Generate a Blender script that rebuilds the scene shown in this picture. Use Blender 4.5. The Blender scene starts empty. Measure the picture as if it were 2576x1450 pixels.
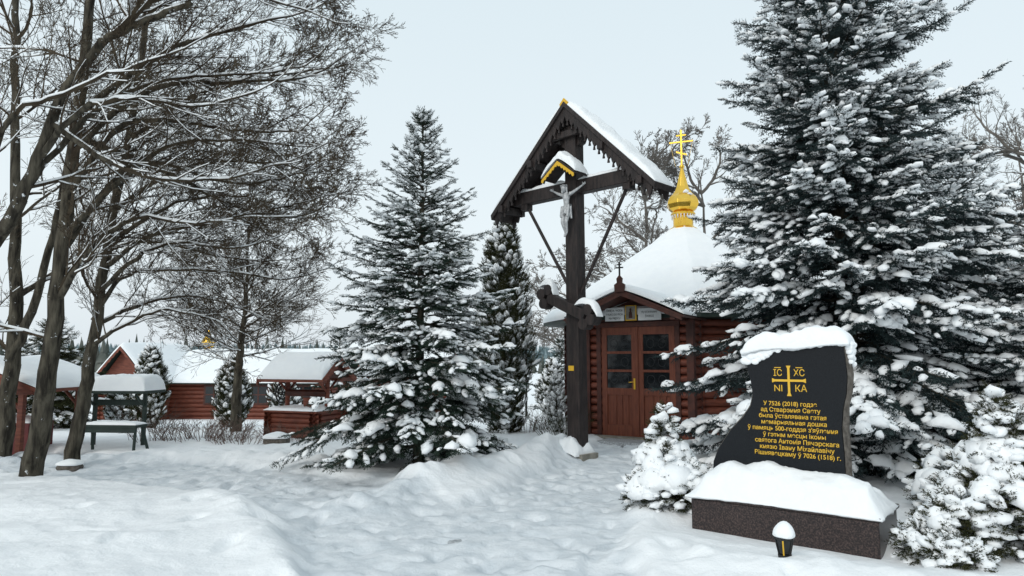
import bpy, math, random
import numpy as np
from mathutils import Vector, Matrix
rnd=random.Random(7); R=np.random.default_rng(11)
S=bpy.context.scene
S.view_settings.view_transform='Standard'; S.view_settings.look='None'; S.view_settings.exposure=0
def link(o,parent=None):
    S.collection.objects.link(o)
    if parent: o.parent=parent
    return o
def empty(name):
    o=bpy.data.objects.new(name,None); return link(o)
# ---------------- materials
def mat(name,c1,c2=None,rough=.7,metal=0,scale=8,bump=0,bscale=30,stretch=(1,1,1),detail=6,spec=.4,ramp=(.35,.65),frost=None):
    m=bpy.data.materials.new(name); m.use_nodes=True; nt=m.node_tree; b=nt.nodes['Principled BSDF']
    b.inputs['Roughness'].default_value=rough; b.inputs['Metallic'].default_value=metal
    b.inputs['Specular IOR Level'].default_value=spec
    b.inputs['Base Color'].default_value=(*c1,1)
    g=nt.nodes.new('ShaderNodeNewGeometry'); mp=nt.nodes.new('ShaderNodeMapping'); mp.inputs['Scale'].default_value=stretch
    nt.links.new(g.outputs['Position'],mp.inputs['Vector'])
    if c2:
        n=nt.nodes.new('ShaderNodeTexNoise'); n.inputs['Scale'].default_value=scale; n.inputs['Detail'].default_value=detail
        nt.links.new(mp.outputs[0],n.inputs['Vector'])
        r=nt.nodes.new('ShaderNodeValToRGB'); r.color_ramp.elements[0].position=ramp[0]; r.color_ramp.elements[1].position=ramp[1]
        r.color_ramp.elements[0].color=(*c1,1); r.color_ramp.elements[1].color=(*c2,1)
        nt.links.new(n.outputs['Fac'],r.inputs['Fac']); nt.links.new(r.outputs[0],b.inputs['Base Color'])
        if frost:   # snow stuck in the bark
            n2=nt.nodes.new('ShaderNodeTexNoise'); n2.inputs['Scale'].default_value=7; n2.inputs['Detail'].default_value=9; n2.inputs['Roughness'].default_value=.7
            nt.links.new(g.outputs['Position'],n2.inputs['Vector'])
            r2=nt.nodes.new('ShaderNodeValToRGB'); r2.color_ramp.elements[0].position=frost; r2.color_ramp.elements[1].position=frost+.03
            nt.links.new(n2.outputs['Fac'],r2.inputs['Fac'])
            mx=nt.nodes.new('ShaderNodeMix'); mx.data_type='RGBA'; nt.links.new(r2.outputs[0],mx.inputs[0]); nt.links.new(r.outputs[0],mx.inputs[6]); mx.inputs[7].default_value=(.8,.83,.85,1)
            nt.links.new(mx.outputs[2],b.inputs['Base Color'])
    if bump:
        n=nt.nodes.new('ShaderNodeTexNoise'); n.inputs['Scale'].default_value=bscale; n.inputs['Detail'].default_value=8
        nt.links.new(mp.outputs[0],n.inputs['Vector'])
        bp=nt.nodes.new('ShaderNodeBump'); bp.inputs['Strength'].default_value=bump; bp.inputs['Distance'].default_value=.02
        nt.links.new(n.outputs['Fac'],bp.inputs['Height']); nt.links.new(bp.outputs[0],b.inputs['Normal'])
    return m
SNOW=mat('snow',(.87,.895,.915),(.90,.92,.93),rough=.75,scale=5,bump=.5,bscale=22,spec=.2)
BARK=mat('bark',(.030,.026,.020),(.10,.088,.066),rough=.95,scale=14,bump=.9,bscale=40,stretch=(1,1,.25),spec=.1)
BARKS=mat('snowy_bark',(.026,.023,.019),(.105,.094,.072),rough=.95,scale=16,bump=1,bscale=40,stretch=(1,1,.22),spec=.1,frost=.63)
TWIG=mat('twig',(.040,.030,.022),(.088,.070,.048),rough=.9,scale=3,spec=.1)
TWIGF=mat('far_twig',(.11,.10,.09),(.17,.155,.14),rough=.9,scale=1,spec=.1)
NEED=mat('needles',(.010,.022,.015),(.032,.054,.038),rough=.7,scale=9,spec=.2)
NEEDB=mat('needles_blue',(.010,.020,.021),(.034,.053,.053),rough=.7,scale=7,spec=.2)
THUJA=mat('thuja_leaf',(.018,.024,.010),(.055,.055,.024),rough=.8,scale=9,spec=.1)
WOOD=mat('red_wood',(.11,.027,.015),(.20,.055,.030),rough=.55,scale=5,bump=.3,bscale=25,stretch=(1,1,6))
DOORW=mat('door_wood',(.125,.034,.018),(.19,.055,.028),rough=.45,scale=6,bump=.15,bscale=30,stretch=(5,5,.6))
DARK=mat('dark_wood',(.012,.009,.009),(.034,.024,.022),rough=.6,scale=7,bump=.4,bscale=30,stretch=(3,3,.6))
DARKR=mat('trim_wood',(.045,.014,.010),(.085,.024,.015),rough=.5,scale=7)
GREEN=mat('green_paint',(.010,.022,.018),(.02,.035,.028),rough=.6,scale=6)
GOLD=mat('gold',(.80,.48,.06),(.90,.58,.11),rough=.2,metal=1,scale=3)
GOLDP=mat('gold_paint',(.72,.43,.035),None,rough=.45,metal=0)
GRAN=mat('black_granite',(.004,.005,.007),(.013,.015,.018),rough=.2,scale=160,spec=.22)
GRANR=mat('rough_granite',(.07,.06,.05),(.17,.15,.13),rough=.9,scale=20,bump=1,bscale=30)
GRANB=mat('brown_granite',(.022,.018,.018),(.10,.068,.062),rough=.3,scale=75,detail=3,ramp=(.42,.74),spec=.3)
GLASS=mat('dark_glass',(.01,.012,.014),None,rough=.06,spec=.5)
SILV=mat('silver_statue',(.34,.35,.36),(.55,.56,.57),rough=.5,metal=.1,scale=25)
WHITE=mat('sign_white',(.78,.80,.80),None,rough=.5)
BLACK=mat('sign_black',(.01,.01,.01),None,rough=.6)
IRON=mat('black_iron',(.01,.01,.01),(.02,.02,.02),rough=.5)
CONC=mat('concrete',(.2,.19,.16),(.32,.30,.26),rough=.9,scale=10,bump=.5)
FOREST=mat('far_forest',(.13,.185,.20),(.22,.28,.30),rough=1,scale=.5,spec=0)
FOREST2=mat('near_forest',(.055,.07,.062),(.15,.155,.14),rough=1,scale=.8,spec=0)
BURG=mat('red_panel',(.10,.016,.018),(.13,.022,.022),rough=.6)
BUSHT=mat('bush_twig',(.08,.05,.04),(.16,.11,.09),rough=.9,scale=5)
# ---------------- noise
def vnoise(x,y,s=0):
    xi=np.floor(x).astype(np.int64); yi=np.floor(y).astype(np.int64); xf=x-xi; yf=y-yi
    u=xf*xf*(3-2*xf); v=yf*yf*(3-2*yf)
    def h(a,b):
        n=(a*374761393+b*668265263+s*1442695041)&0x7fffffff
        n=((n^(n>>13))*1274126177)&0x7fffffff
        return ((n^(n>>16))&0xffff)/65535.
    return (h(xi,yi)*(1-u)+h(xi+1,yi)*u)*(1-v)+(h(xi,yi+1)*(1-u)+h(xi+1,yi+1)*u)*v-.5
def fbm(x,y,o=4,s=0):
    a=0;k=1.
    for i in range(o):
        a=a+vnoise(x*2**i+i*17.3,y*2**i+i*9.1,s+i)*k; k*=.5
    return a
def sm(a,b,x):
    t=np.clip((x-a)/(b-a),0,1); return t*t*(3-2*t)
def segd(x,y,pts):
    best=np.full(np.shape(x),1e9)
    for (ax,ay),(bx,by) in zip(pts[:-1],pts[1:]):
        dx,dy=bx-ax,by-ay; t=np.clip(((x-ax)*dx+(y-ay)*dy)/(dx*dx+dy*dy),0,1)
        best=np.minimum(best,np.hypot(x-ax-t*dx,y-ay-t*dy))
    return best
RIDGE=[(-1.55,7.6),(-1.15,8.6),(-.5,9.4),(.25,10.3),(.75,11.6)]
PATH=[(.1,3),(-.7,6),(-2.0,8),(-3.6,9.3),(-5.5,10.2),(-9,11.6)]
PATH2=[(0,5),(.4,7.6),(1.0,9.2),(1.8,11.2),(2.5,14)]
def pathmask(x,y):
    n=fbm(x*1.3,y*1.3,3,5)*.35
    a=1-sm(.85,1.08,segd(x,y,PATH)+n); b=1-sm(.75,1.0,segd(x,y,PATH2)+n)
    return np.maximum(a,b)
def G(x,y):
    x=np.asarray(x,float); y=np.asarray(y,float)
    msk=sm(-.6,1.6,x)*(1-sm(19,27,y))
    h=-1.3*sm(11.5,36,y)*(1-msk)
    far=1-sm(25,60,np.hypot(x,y))
    pm=pathmask(x,y)
    loose=(1-pm)
    h=h+far*(.035*fbm(x*.8,y*.8,3,1)+loose*(.085+.032*fbm(x*2.3,y*2.3,4,2)+.012*fbm(x*9,y*9,3,6))+pm*(.028*fbm(x*5,y*5,4,3)))
    d=segd(x,y,RIDGE); h=h+(.25+.2*fbm(x*1.9,y*1.9,3,8))*np.exp(-(d/.38)**2)
    d=segd(x,y,[(-9,10.9),(-6.5,11.2),(-4.6,11.3),(-2.9,10.6)]); h=h+.09*np.exp(-(d/.22)**2)*(1+fbm(x*3,y*3,3,9))
    h=h+.08*sm(-1.7,-2.7,x)*sm(8.6,7.6,y)*(1+.8*fbm(x*1.7,y*1.7,4,12))
    d=segd(x,y,[(-1.75,5.2),(-2.3,6.4),(-3.3,7.6)]); h=h+.07*np.exp(-(d/.24)**2)*(1+.9*fbm(x*3,y*3,3,14))
    d=segd(x,y,[(.35,5.4),(1.1,5.8),(1.9,5.15),(2.6,4.9)]); h=h+.07*np.exp(-(d/.28)**2)*(1+.8*fbm(x*4,y*4,3,4))
    d=np.hypot(x-1.6,y-7.3); h=h+.06*np.exp(-(d/.6)**2)
    d=np.hypot(x+1.42,y-10.6); h=h-.05*np.exp(-(d/1.0)**2)
    d=np.hypot((x-1.1)/.5,(y-11.2)/.5); h=h+.05*np.exp(-d*d)
    n=vnoise(x*6.3,y*4.6,31); h=h-far*.045*sm(.18,.36,n)*(.12+.88*pm)
    n=vnoise(x*9.3+5,y*6.6,37); h=h-far*.028*sm(.12,.4,n)*pm
    n=vnoise(x*3.1+9,y*2.6,41); h=h-far*.05*sm(.30,.44,n)*loose*sm(14,10,y)
    d=segd(x,y,[(1.65,6.65),(2.95,5.6)]); h=h*(1-.85*np.exp(-(d/.30)**4))
    hil=sm(150,420,y); h=h+hil*(2+5*fbm(x*.006,y*.004,2,3))
    return h
def g(x,y): return float(G(x,y))
# ---------------- mesh helpers
def raw(name,V,F,mats,mi=None,smooth=False,parent=None):
    V=np.asarray(V,np.float32); F=np.asarray(F,np.int32); k=F.shape[1]
    me=bpy.data.meshes.new(name); me.vertices.add(len(V)); me.vertices.foreach_set('co',V.ravel())
    me.loops.add(F.size); me.loops.foreach_set('vertex_index',F.ravel())
    me.polygons.add(len(F)); me.polygons.foreach_set('loop_start',np.arange(0,F.size,k,dtype=np.int32))
    try: me.polygons.foreach_set('loop_total',np.full(len(F),k,np.int32))
    except Exception: pass
    for m in mats: me.materials.append(m)
    if mi is not None: me.polygons.foreach_set('material_index',np.asarray(mi,np.int32))
    me.polygons.foreach_set('use_smooth',np.full(len(F),smooth,bool))
    me.update(calc_edges=True); me.validate()
    o=bpy.data.objects.new(name,me); return link(o,parent)
def pyd(name,V,F,m,parent=None,smooth=False,bevel=0):
    me=bpy.data.meshes.new(name); me.from_pydata([tuple(v) for v in V],[],F); me.materials.append(m)
    if smooth: me.polygons.foreach_set('use_smooth',[True]*len(me.polygons))
    me.update(); o=bpy.data.objects.new(name,me); link(o,parent)
    if bevel:
        b=o.modifiers.new('b','BEVEL'); b.width=bevel; b.segments=2
    return o
class Fr:
    def __init__(s,o,e): s.o=Vector(o); s.e=Vector((e[0],e[1],0)).normalized(); s.n=Vector((s.e.y,-s.e.x,0)); s.z=Vector((0,0,1))
    def p(s,a,b,c): return s.o+s.e*a+s.n*b+s.z*c
def box(name,f,a0,a1,b0,b1,c0,c1,m,parent,bevel=.006):
    V=[f.p(a,b,c) for c in (c0,c1) for b in (b0,b1) for a in (a0,a1)]
    F=[(0,2,3,1),(4,5,7,6),(0,1,5,4),(2,6,7,3),(0,4,6,2),(1,3,7,5)]
    o=pyd(name,V,F,m,parent,bevel=bevel)
    fixn(o); return o
import bmesh
def fixn(o):
    bm=bmesh.new(); bm.from_mesh(o.data); bmesh.ops.recalc_face_normals(bm,faces=bm.faces); bm.to_mesh(o.data); bm.free()
def prism(name,f,pts,b0,b1,m,parent,bevel=0):
    n=len(pts); V=[f.p(a,b0,c) for a,c in pts]+[f.p(a,b1,c) for a,c in pts]
    F=[tuple(range(n)),tuple(range(2*n-1,n-1,-1))]+[(i,(i+1)%n,n+(i+1)%n,n+i) for i in range(n)]
    o=pyd(name,V,F,m,parent,bevel=bevel); fixn(o); return o
def tubes(segs,n=4,jit=0):
    A=np.array(segs,float); p0=A[:,0:3];p1=A[:,3:6];r0=A[:,6:7];r1=A[:,7:8]
    d=p1-p0; L=np.linalg.norm(d,axis=1,keepdims=True)+1e-9; d/=L
    ref=np.where(np.abs(d[:,2:3])>.9,np.array([[1.,0,0]]),np.array([[0,0,1.]]))
    u=np.cross(d,ref); u/=np.linalg.norm(u,axis=1,keepdims=True); v=np.cross(d,u)
    V=[]
    for p,r in ((p0-d*r0*.3,r0),(p1+d*r1*.3,r1)):
        for k in range(n):
            a=2*math.pi*k/n; V.append(p+u*r*math.cos(a)+v*r*math.sin(a))
    V=np.stack(V,1).reshape(-1,3); N=len(A); base=np.arange(N)[:,None]*2*n
    F=[]
    for k in range(n):
        k2=(k+1)%n; F.append(np.concatenate([base+k,base+k2,base+n+k2,base+n+k],1))
    F=np.stack(F,1).reshape(-1,4)
    return V,F
def tube_obj(name,segs,m,parent,n=8,smooth=True):
    V,F=tubes(segs,n)
    return raw(name,V,F,[m],smooth=smooth,parent=parent)
def cyl(name,p0,p1,r,m,parent,n=14,r1=None):
    p0=Vector(p0);p1=Vector(p1);d=(p1-p0).normalized(); ref=Vector((0,0,1)) if abs(d.z)<.9 else Vector((1,0,0))
    u=d.cross(ref).normalized(); v=d.cross(u); r1=r if r1 is None else r1
    V=[p+u*rr*math.cos(2*math.pi*k/n)+v*rr*math.sin(2*math.pi*k/n) for p,rr in((p0,r),(p1,r1)) for k in range(n)]
    F=[tuple(range(n)),tuple(range(2*n-1,n-1,-1))]+[(k,(k+1)%n,n+(k+1)%n,n+k) for k in range(n)]
    o=pyd(name,V,F,m,parent); fixn(o); return o
def lathe(name,c,prof,m,parent,n=24,smooth=True,rot=0):
    V=[];F=[]
    for r,z in prof:
        for k in range(n):
            a=2*math.pi*k/n+rot; V.append((c[0]+r*math.cos(a),c[1]+r*math.sin(a),c[2]+z))
    for i in range(len(prof)-1):
        for k in range(n):
            F.append((i*n+k,i*n+(k+1)%n,(i+1)*n+(k+1)%n,(i+1)*n+k))
    F.append(tuple(range(n-1,-1,-1))); F.append(tuple((len(prof)-1)*n+k for k in range(n)))
    o=pyd(name,V,F,m,parent,smooth=smooth); return o
def snow_patch(name,bf,th,parent,nu=40,nv=16,p=6,amp=.3,freq=6,seed=0,q=.5,over=0.0):
    us=np.sin(np.linspace(-1,1,nu)*math.pi/2); vs=np.sin(np.linspace(-1,1,nv)*math.pi/2)
    T=[];B=[]
    for u in us:
        for v in vs:
            b=Vector(bf(u,v)); e=max(0,(1-abs(u)**p)*(1-abs(v)**p))**q
            nz=float(fbm(np.array(b.x*freq+b.z*2),np.array(b.y*freq+b.z*freq),3,seed))
            T.append(b+Vector((0,0,th*e*(1+amp*2*nz)+.002))); 
            B.append(b+Vector((0,0,-over*(1-e)*(.5+max(0,nz)*2))))
    V=T+B; N=nu*nv; F=[]
    for i in range(nu-1):
        for j in range(nv-1):
            a=i*nv+j; F.append((a,a+nv,a+nv+1,a+1)); F.append((N+a,N+a+1,N+a+nv+1,N+a+nv))
    def side(idx):
        for a,b in zip(idx[:-1],idx[1:]): F.append((a,b,N+b,N+a))
    side([i*nv for i in range(nu)]); side([i*nv+nv-1 for i in range(nu)][::-1]); side(list(range(nv))[::-1]); side([(nu-1)*nv+j for j in range(nv)])
    o=pyd(name,V,F,SNOW,parent,smooth=True); fixn(o); return o
def ico(sub=1):
    bm=bmesh.new(); bmesh.ops.create_icosphere(bm,subdivisions=sub,radius=1); V=np.array([v.co[:] for v in bm.verts]); F=np.array([[v.index for v in f.verts] for f in bm.faces]); bm.free(); return V,F
IV1,IF1=ico(1); IV2,IF2=ico(2); IV3,IF3=ico(3)
def inst(tV,tF,O,X,Y,Z,sc):
    V=O[:,None,:]+ (tV[None,:,0:1]*sc[:,None,0:1])*X[:,None,:]+(tV[None,:,1:2]*sc[:,None,1:2])*Y[:,None,:]+(tV[None,:,2:3]*sc[:,None,2:3])*Z[:,None,:]
    N=len(O);K=len(tV); F=tF[None]+(np.arange(N)*K)[:,None,None]
    return V.reshape(-1,3),F.reshape(-1,3)
def frames(D):
    X=D/np.linalg.norm(D,axis=1,keepdims=True); up=np.array([[0,0,1.]])
    Y=np.cross(np.broadcast_to(up,X.shape),X); Y/=np.linalg.norm(Y,axis=1,keepdims=True)+1e-9; Z=np.cross(X,Y); return X,Y,Z
class Acc:
    def __init__(s): s.V=[];s.F=[];s.M=[];s.n=0
    def add(s,V,F,m):
        if F.shape[1]==4: F=np.concatenate([F[:,[0,1,2]],F[:,[0,2,3]]])
        s.V.append(V); s.F.append(F+s.n); s.M.append(np.full(len(F),m)); s.n+=len(V)
    def obj(s,name,mats,smooth=True,parent=None):
        return raw(name,np.concatenate(s.V),np.concatenate(s.F),mats,np.concatenate(s.M),smooth,parent)
def sprig(seed,nn=40,w=.035,nl=.17,prongs=((0,0,1.),(.25,.8,.55),(.25,-.8,.55),(.55,.7,.38),(.55,-.7,.38))):
    r=np.random.default_rng(seed); V=[];F=[]
    tot=sum(p[2] for p in prongs)
    for s0,ang,L in prongs:
        d=np.array([math.cos(ang),math.sin(ang),r.uniform(-.1,.1)]); o=np.array([s0,0,0.])
        k=int(nn*L/tot)
        for i in range(k):
            t=(i+r.random())/k; b=o+d*L*t
            a=r.uniform(0,2*math.pi); pr=np.array([-d[1],d[0],0]); nd=d*.75+(pr*math.cos(a)+np.array([0,0,1])*math.sin(a))*.8
            nd/=np.linalg.norm(nd); tip=b+nd*nl*r.uniform(.8,1.2)
            side=np.cross(nd,r.normal(size=3)); side/=np.linalg.norm(side)
            n=len(V); V+= [b-side*w,b+side*w,tip]; F.append((n,n+1,n+2))
        n=len(V); e=o+d*L; pr=np.array([-d[1],d[0],0])*.018
        V+=[o-pr,o+pr,e]; F.append((n,n+1,n+2))
    return np.array(V),np.array(F)
SPR=[sprig(i) for i in range(4)]
def blobs(seed):
    r=np.random.default_rng(seed); V=IV1.copy()
    V=V*(1+r.uniform(-.22,.28,(len(V),1))); V[:,2]=np.where(V[:,2]<0,V[:,2]*.35,V[:,2]); return V
BL=[blobs(i) for i in range(6)]
def pads(seed):
    r=np.random.default_rng(seed); V=IV2.copy(); a,b,c=r.uniform(2,5,3)
    V=V*(1+.2*np.sin(V[:,0:1]*a+seed)*np.cos(V[:,1:2]*b+1)+.14*np.sin(V[:,1:2]*7+c)+r.uniform(-.10,.10,(len(V),1))); V[:,2]=np.where(V[:,2]<0,V[:,2]*.3,V[:,2])
    V[:,2]-=.35*(V[:,0]**2)+.25*V[:,1]**2
    return V
PD=[pads(i) for i in range(6)]
def add_pads(A,C,X,Sz,seed,mi):
    C=np.array(C);X=np.array(X);Sz=np.array(Sz); r=np.random.default_rng(seed); k=r.integers(0,6,len(C))
    x,Y,Z=frames(X)
    for i in range(6):
        m=k==i
        if m.any():
            V,F=inst(PD[i],IF2,C[m],x[m],Y[m],Z[m],Sz[m]); A.add(V,F,mi)
def build_foliage(name,O,D,L,snowp,snow_s,leafmat,parent,seed=0,acc=None,lift=.03,snw=.24,snh=.22,padl=None):
    r=np.random.default_rng(seed); O=np.array(O);D=np.array(D);L=np.array(L);snowp=np.array(snowp)*np.ones(len(O))
    X,Y,Z=frames(D); A=Acc(); k=r.integers(0,4,len(O)); roll=r.normal(0,.35,len(O))[:,None]
    Y2=Y*np.cos(roll)+Z*np.sin(roll); Z2=Z*np.cos(roll)-Y*np.sin(roll)
    for i in range(4):
        m=k==i
        if m.any():
            V,F=inst(*SPR[i],O[m],X[m],Y2[m],Z2[m],np.repeat(L[m][:,None],3,1)); A.add(V,F,0)
    m0=r.random(len(O))<snowp; kb=r.integers(0,6,len(O))
    for i in range(6):
        m=m0&(kb==i)
        if m.any():
            n=m.sum(); l=L[m]; c=O[m]+X[m]*(l*r.uniform(.35,.7,n))[:,None]+np.array([[0,0,1.]])*(l*lift)[:,None]
            Xh=X[m]*np.array([[1,1,.85]]); 
            s=snow_s*r.uniform(.5,1.35,n)*l
            V,F=inst(BL[i],IF1,c,Xh,Y[m],np.repeat([[0,0,1.]],n,0),np.stack([s*.5,s*snw,s*snh],1)); A.add(V,F,1)
    if padl and len(padl[0]): add_pads(A,padl[0],padl[1],padl[2],seed,1)
    return A.obj(name,[leafmat,SNOW],True,parent)
def spruce(name,base,H,zlow,Rm,seed,nb,leaf,snow=.6,shape=.85,lean=0,sl=.22,droop=.32,zmax=None,pad=.5,padz=.45):
    P=empty(name); r=random.Random(seed); bx,by,bz=base
    tr=[];n=14
    for i in range(n):
        z0=H*i/n;z1=H*(i+1)/n; tr.append((bx+lean*z0,by,bz+z0,bx+lean*z1,by,bz+z1,.014*H*(1-i/n)**.9+.010,.014*H*(1-(i+1)/n)**.9+.006))
    O=[];D=[];L=[];SP=[];wood=[];pc=[];px=[];ps=[]
    for b in range(nb):
        t=(b+r.random())/nb; t=t**.95; t=round(t*24)/24+r.gauss(0,.014); t=min(.985,max(0,t)); z=zlow+(H-.12-zlow)*t
        if zmax and z>zmax: continue
        Lb=(Rm*(1-t)**shape*(r.uniform(.62,1.08) if r.random()<.8 else r.uniform(1.0,1.2))+.07); az=b*2.39996+r.uniform(-.4,.4)
        dh=Vector((math.cos(az),math.sin(az),0)); sd=Vector((-dh.y,dh.x,0))
        a=-.05+.80*t**1.4+r.gauss(0,.10); bb=droop*(1-t)+.05+r.uniform(-.06,.1); c=.18
        o=Vector((bx+lean*z,by,bz+z)); side=r.uniform(-.2,.2); bf=r.uniform(.25,1.25); slb=sl*(1-.4*t)
        f=lambda s:o+dh*Lb*s+sd*Lb*side*s*s+Vector((0,0,Lb*(a*s-bb*s*s+c*s**3)))
        ns=max(3,int(Lb/.11)); prev=o
        for i in range(ns):
            s=(i+1)/ns; q=f(s); rr=.011*Lb**.7*(1-s)+.004
            wood.append((*prev,*q,rr+.002,rr)); d=(q-prev).normalized()
            if s>.15 or Lb<.5:
                for sg in (-1,1):
                    tl=min(.62,(.36*Lb*(1-s)+.11*(1-.4*t))*r.uniform(.7,1.2)); ang=r.uniform(.6,1.0)
                    td=(d*math.cos(ang)+sd*sg*math.sin(ang)+Vector((0,0,r.uniform(-.55,.12)))).normalized()
                    m=max(1,int(round(tl/(slb*.62)))); pp=q
                    for j in range(m):
                        O.append(pp[:]); D.append(td[:]); L.append(slb*r.uniform(.8,1.25)*(1.0 if tl>.18 else .8)); SP.append(snow*bf*(.45+.7*s))
                        if j<m-1:
                            nx=pp+td*(slb*.62); wood.append((*pp,*nx,.004,.003)); pp=nx
                            td=(td+Vector((0,0,r.uniform(-.2,.08)))+d*.12).normalized()
                O.append(q[:]); D.append(d[:]); L.append(slb*r.uniform(.8,1.1)); SP.append(snow*bf)
                if s>.35 and t<padz and r.random()<pad*bf:
                    k=(.5+.5*min(1,Lb/1.6))*(1-.5*t/padz)
                    pc.append((q+sd*r.uniform(-.14,.14)+Vector((0,0,.03)))[:]); px.append((d+sd*r.uniform(-1.,1.)+Vector((0,0,r.uniform(-.25,.1))))[:]); w_=r.uniform(.07,.17)*k; ps.append((w_*1.25,w_*.9,w_*.62))
            prev=q
    for i in range(5): O.append((bx+lean*H,by,bz+H-.45+i*.08)); D.append((r.uniform(-.15,.15),r.uniform(-.15,.15)+.01,1)); L.append(.17); SP.append(0)
    V,F=tubes(tr,10); raw('trunk',V,F,[BARK],smooth=True,parent=P)
    V,F=tubes(wood,4); raw('branches',V,F,[BARK],parent=P)
    build_foliage('needles_and_snow',O,D,L,SP,1.0,leaf,P,seed,padl=(pc,px,ps))
    return P
# ---------------- bare trees
def polyseg(pts,r0,r1,out,sub=5):
    P=[Vector(p) for p in pts]; Q=[]
    for i in range(len(P)-1):
        p0=P[max(0,i-1)];p1=P[i];p2=P[i+1];p3=P[min(len(P)-1,i+2)]
        for k in range(sub):
            t=k/sub; Q.append(.5*((2*p1)+(p2-p0)*t+(2*p0-5*p1+4*p2-p3)*t*t+(3*p1-p0-3*p2+p3)*t**3))
    Q.append(P[-1]); n=len(Q)-1
    for i in range(1,n): Q[i]=Q[i]+Vector((rnd.gauss(0,.012),rnd.gauss(0,.012),rnd.gauss(0,.008)))
    for i in range(n):
        ra=r0+(r1-r0)*(i/n)**.8; rb=r0+(r1-r0)*((i+1)/n)**.8; out.append((*Q[i],*Q[i+1],ra,rb))
    return Q
def grow(out,p,d,L,r,lvl,rg,up=.10,wig=.16,nch=(9,6,0),spread=.75,rmin=.003):
    n=max(3,int(L/(.16 if L>.5 else .09))); st=L/n; x,y,z=p; dx,dy,dz=d
    for i in range(n):
        w=wig
        dx+=rg.gauss(0,w);dy+=rg.gauss(0,w);dz+=rg.gauss(0,w)+up*st*2
        l=math.sqrt(dx*dx+dy*dy+dz*dz); dx/=l;dy/=l;dz/=l
        ra=max(rmin,r*(1-.75*i/n)); rb=max(rmin*.8,r*(1-.75*(i+1)/n))
        nx,ny,nz=x+dx*st,y+dy*st,z+dz*st
        out.append((x,y,z,nx,ny,nz,ra,rb)); x,y,z=nx,ny,nz
        if lvl<len(nch) and nch[lvl]>0 and i>0:
            c=nch[lvl]/(n-1); k=int(c)+(rg.random()<c-int(c))
            for _ in range(k):
                ax,ay,az=rg.gauss(0,1),rg.gauss(0,1),rg.gauss(0,.8)
                q=ax*dx+ay*dy+az*dz; ax-=q*dx;ay-=q*dy;az-=q*dz; l=math.sqrt(ax*ax+ay*ay+az*az)+1e-6
                s=rg.uniform(.6,1.25)*spread; cx,cy,cz=dx+ax/l*s,dy+ay/l*s,dz+az/l*s; l=math.sqrt(cx*cx+cy*cy+cz*cz)
                f=i/n
                grow(out,(x,y,z),(cx/l,cy/l,cz/l),L*rg.uniform(.32,.6)*(1-.4*f),max(rmin,rb*.6),lvl+1,rg,up,wig,nch,spread,rmin)
def limb(out,pts,r0,r1,rg,nc=12,cl=1.1,nch=(9,6,3),up=.12,start=.15,yj=.9):
    Q=polyseg(pts,r0,r1,out); n=len(Q)-1
    for k in range(nc):
        f=start+(1-start)*(k+rg.random())/nc; i=min(n-1,int(f*n)); p=Q[i]; d=(Q[i+1]-Q[i]).normalized()
        v=Vector((rg.gauss(0,.7),rg.gauss(0,yj),rg.gauss(0.0,.8))); v-=d*v.dot(d); v.normalize()
        dd=(d+v*rg.uniform(.45,1.0)).normalized()
        grow(out,p[:],dd[:],cl*rg.uniform(.55,1.15)*(1-.35*f),max(.006,(r0+(r1-r0)*f)*.42),0,rg,up,.15,nch)
    d=(Q[-1]-Q[-2]).normalized(); grow(out,Q[-1][:],d[:],cl*.6,r1,0,rg,up,.12,nch)
def snowsegs(segs,rg,prob=.8,rminn=.0045):
    A=np.array(segs); d=A[:,3:6]-A[:,0:3]; L=np.linalg.norm(d,axis=1); hz=np.abs(d[:,2])/(L+1e-9)
    nz=vnoise(A[:,0]*3+A[:,2]*2,A[:,1]*3+A[:,2],5)+.5
    m=(A[:,6]>rminn)&(hz<.86)&(nz<prob)
    B=A[m].copy(); r=B[:,6]; h=hz[m]
    s=r*.62+.004
    B[:,2]+=s; B[:,5]+=s; B[:,6]=np.minimum(r*.75,.05)*(1.1-h*.6)+.0025; B[:,7]=B[:,6]*.95
    return B
def bare_tree(name,segs,rg,sp=.85,barkmat=None,rminn=.0045,tw=None):
    P=empty(name); A=np.array(segs); big=A[:,6]>.03
    if big.any():
        V,F=tubes(A[big],10); raw('trunk_and_limbs',V,F,[barkmat or BARKS],smooth=True,parent=P)
    V,F=tubes(A[~big],3); raw('twigs',V,F,[tw or TWIG],parent=P)
    B=snowsegs(segs,rg,sp,rminn)
    if len(B): V,F=tubes(B,6); raw('branch_snow',V,F,[SNOW],smooth=True,parent=P)
    return P
# ================= GROUND
def axis(a,b,s,lo,hi,gr=1.16):
    c=list(np.arange(a,b,s)); st=s
    x=a; L=[]
    while x>lo: st*=gr; x-=st; L.append(x)
    st=s;x=c[-1];H=[]
    while x<hi: st*=gr if st>2 else 1.07; x+=st; H.append(x)
    return np.array(L[::-1]+c+H)
xs=axis(-8,4.6,.035,-500,500); ys=axis(4.2,12.2,.034,-30,900)
XX,YY=np.meshgrid(xs,ys,indexing='ij'); ZZ=G(XX,YY)
V=np.stack([XX,YY,ZZ],-1).reshape(-1,3); nx,ny=len(xs),len(ys)
I=(np.arange(nx-1)[:,None]*ny+np.arange(ny-1)[None]).ravel(); F=np.stack([I,I+ny,I+ny+1,I+1],1)
ms=bpy.data.materials.new('snow_ground'); ms.use_nodes=True; nt=ms.node_tree; b=nt.nodes['Principled BSDF']; b.inputs['Roughness'].default_value=.7; b.inputs['Specular IOR Level'].default_value=.2
at=nt.nodes.new('ShaderNodeAttribute'); at.attribute_name='path'
mx=nt.nodes.new('ShaderNodeMix'); mx.data_type='RGBA'; nt.links.new(at.outputs['Fac'],mx.inputs[0])
ge=nt.nodes.new('ShaderNodeNewGeometry')
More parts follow.
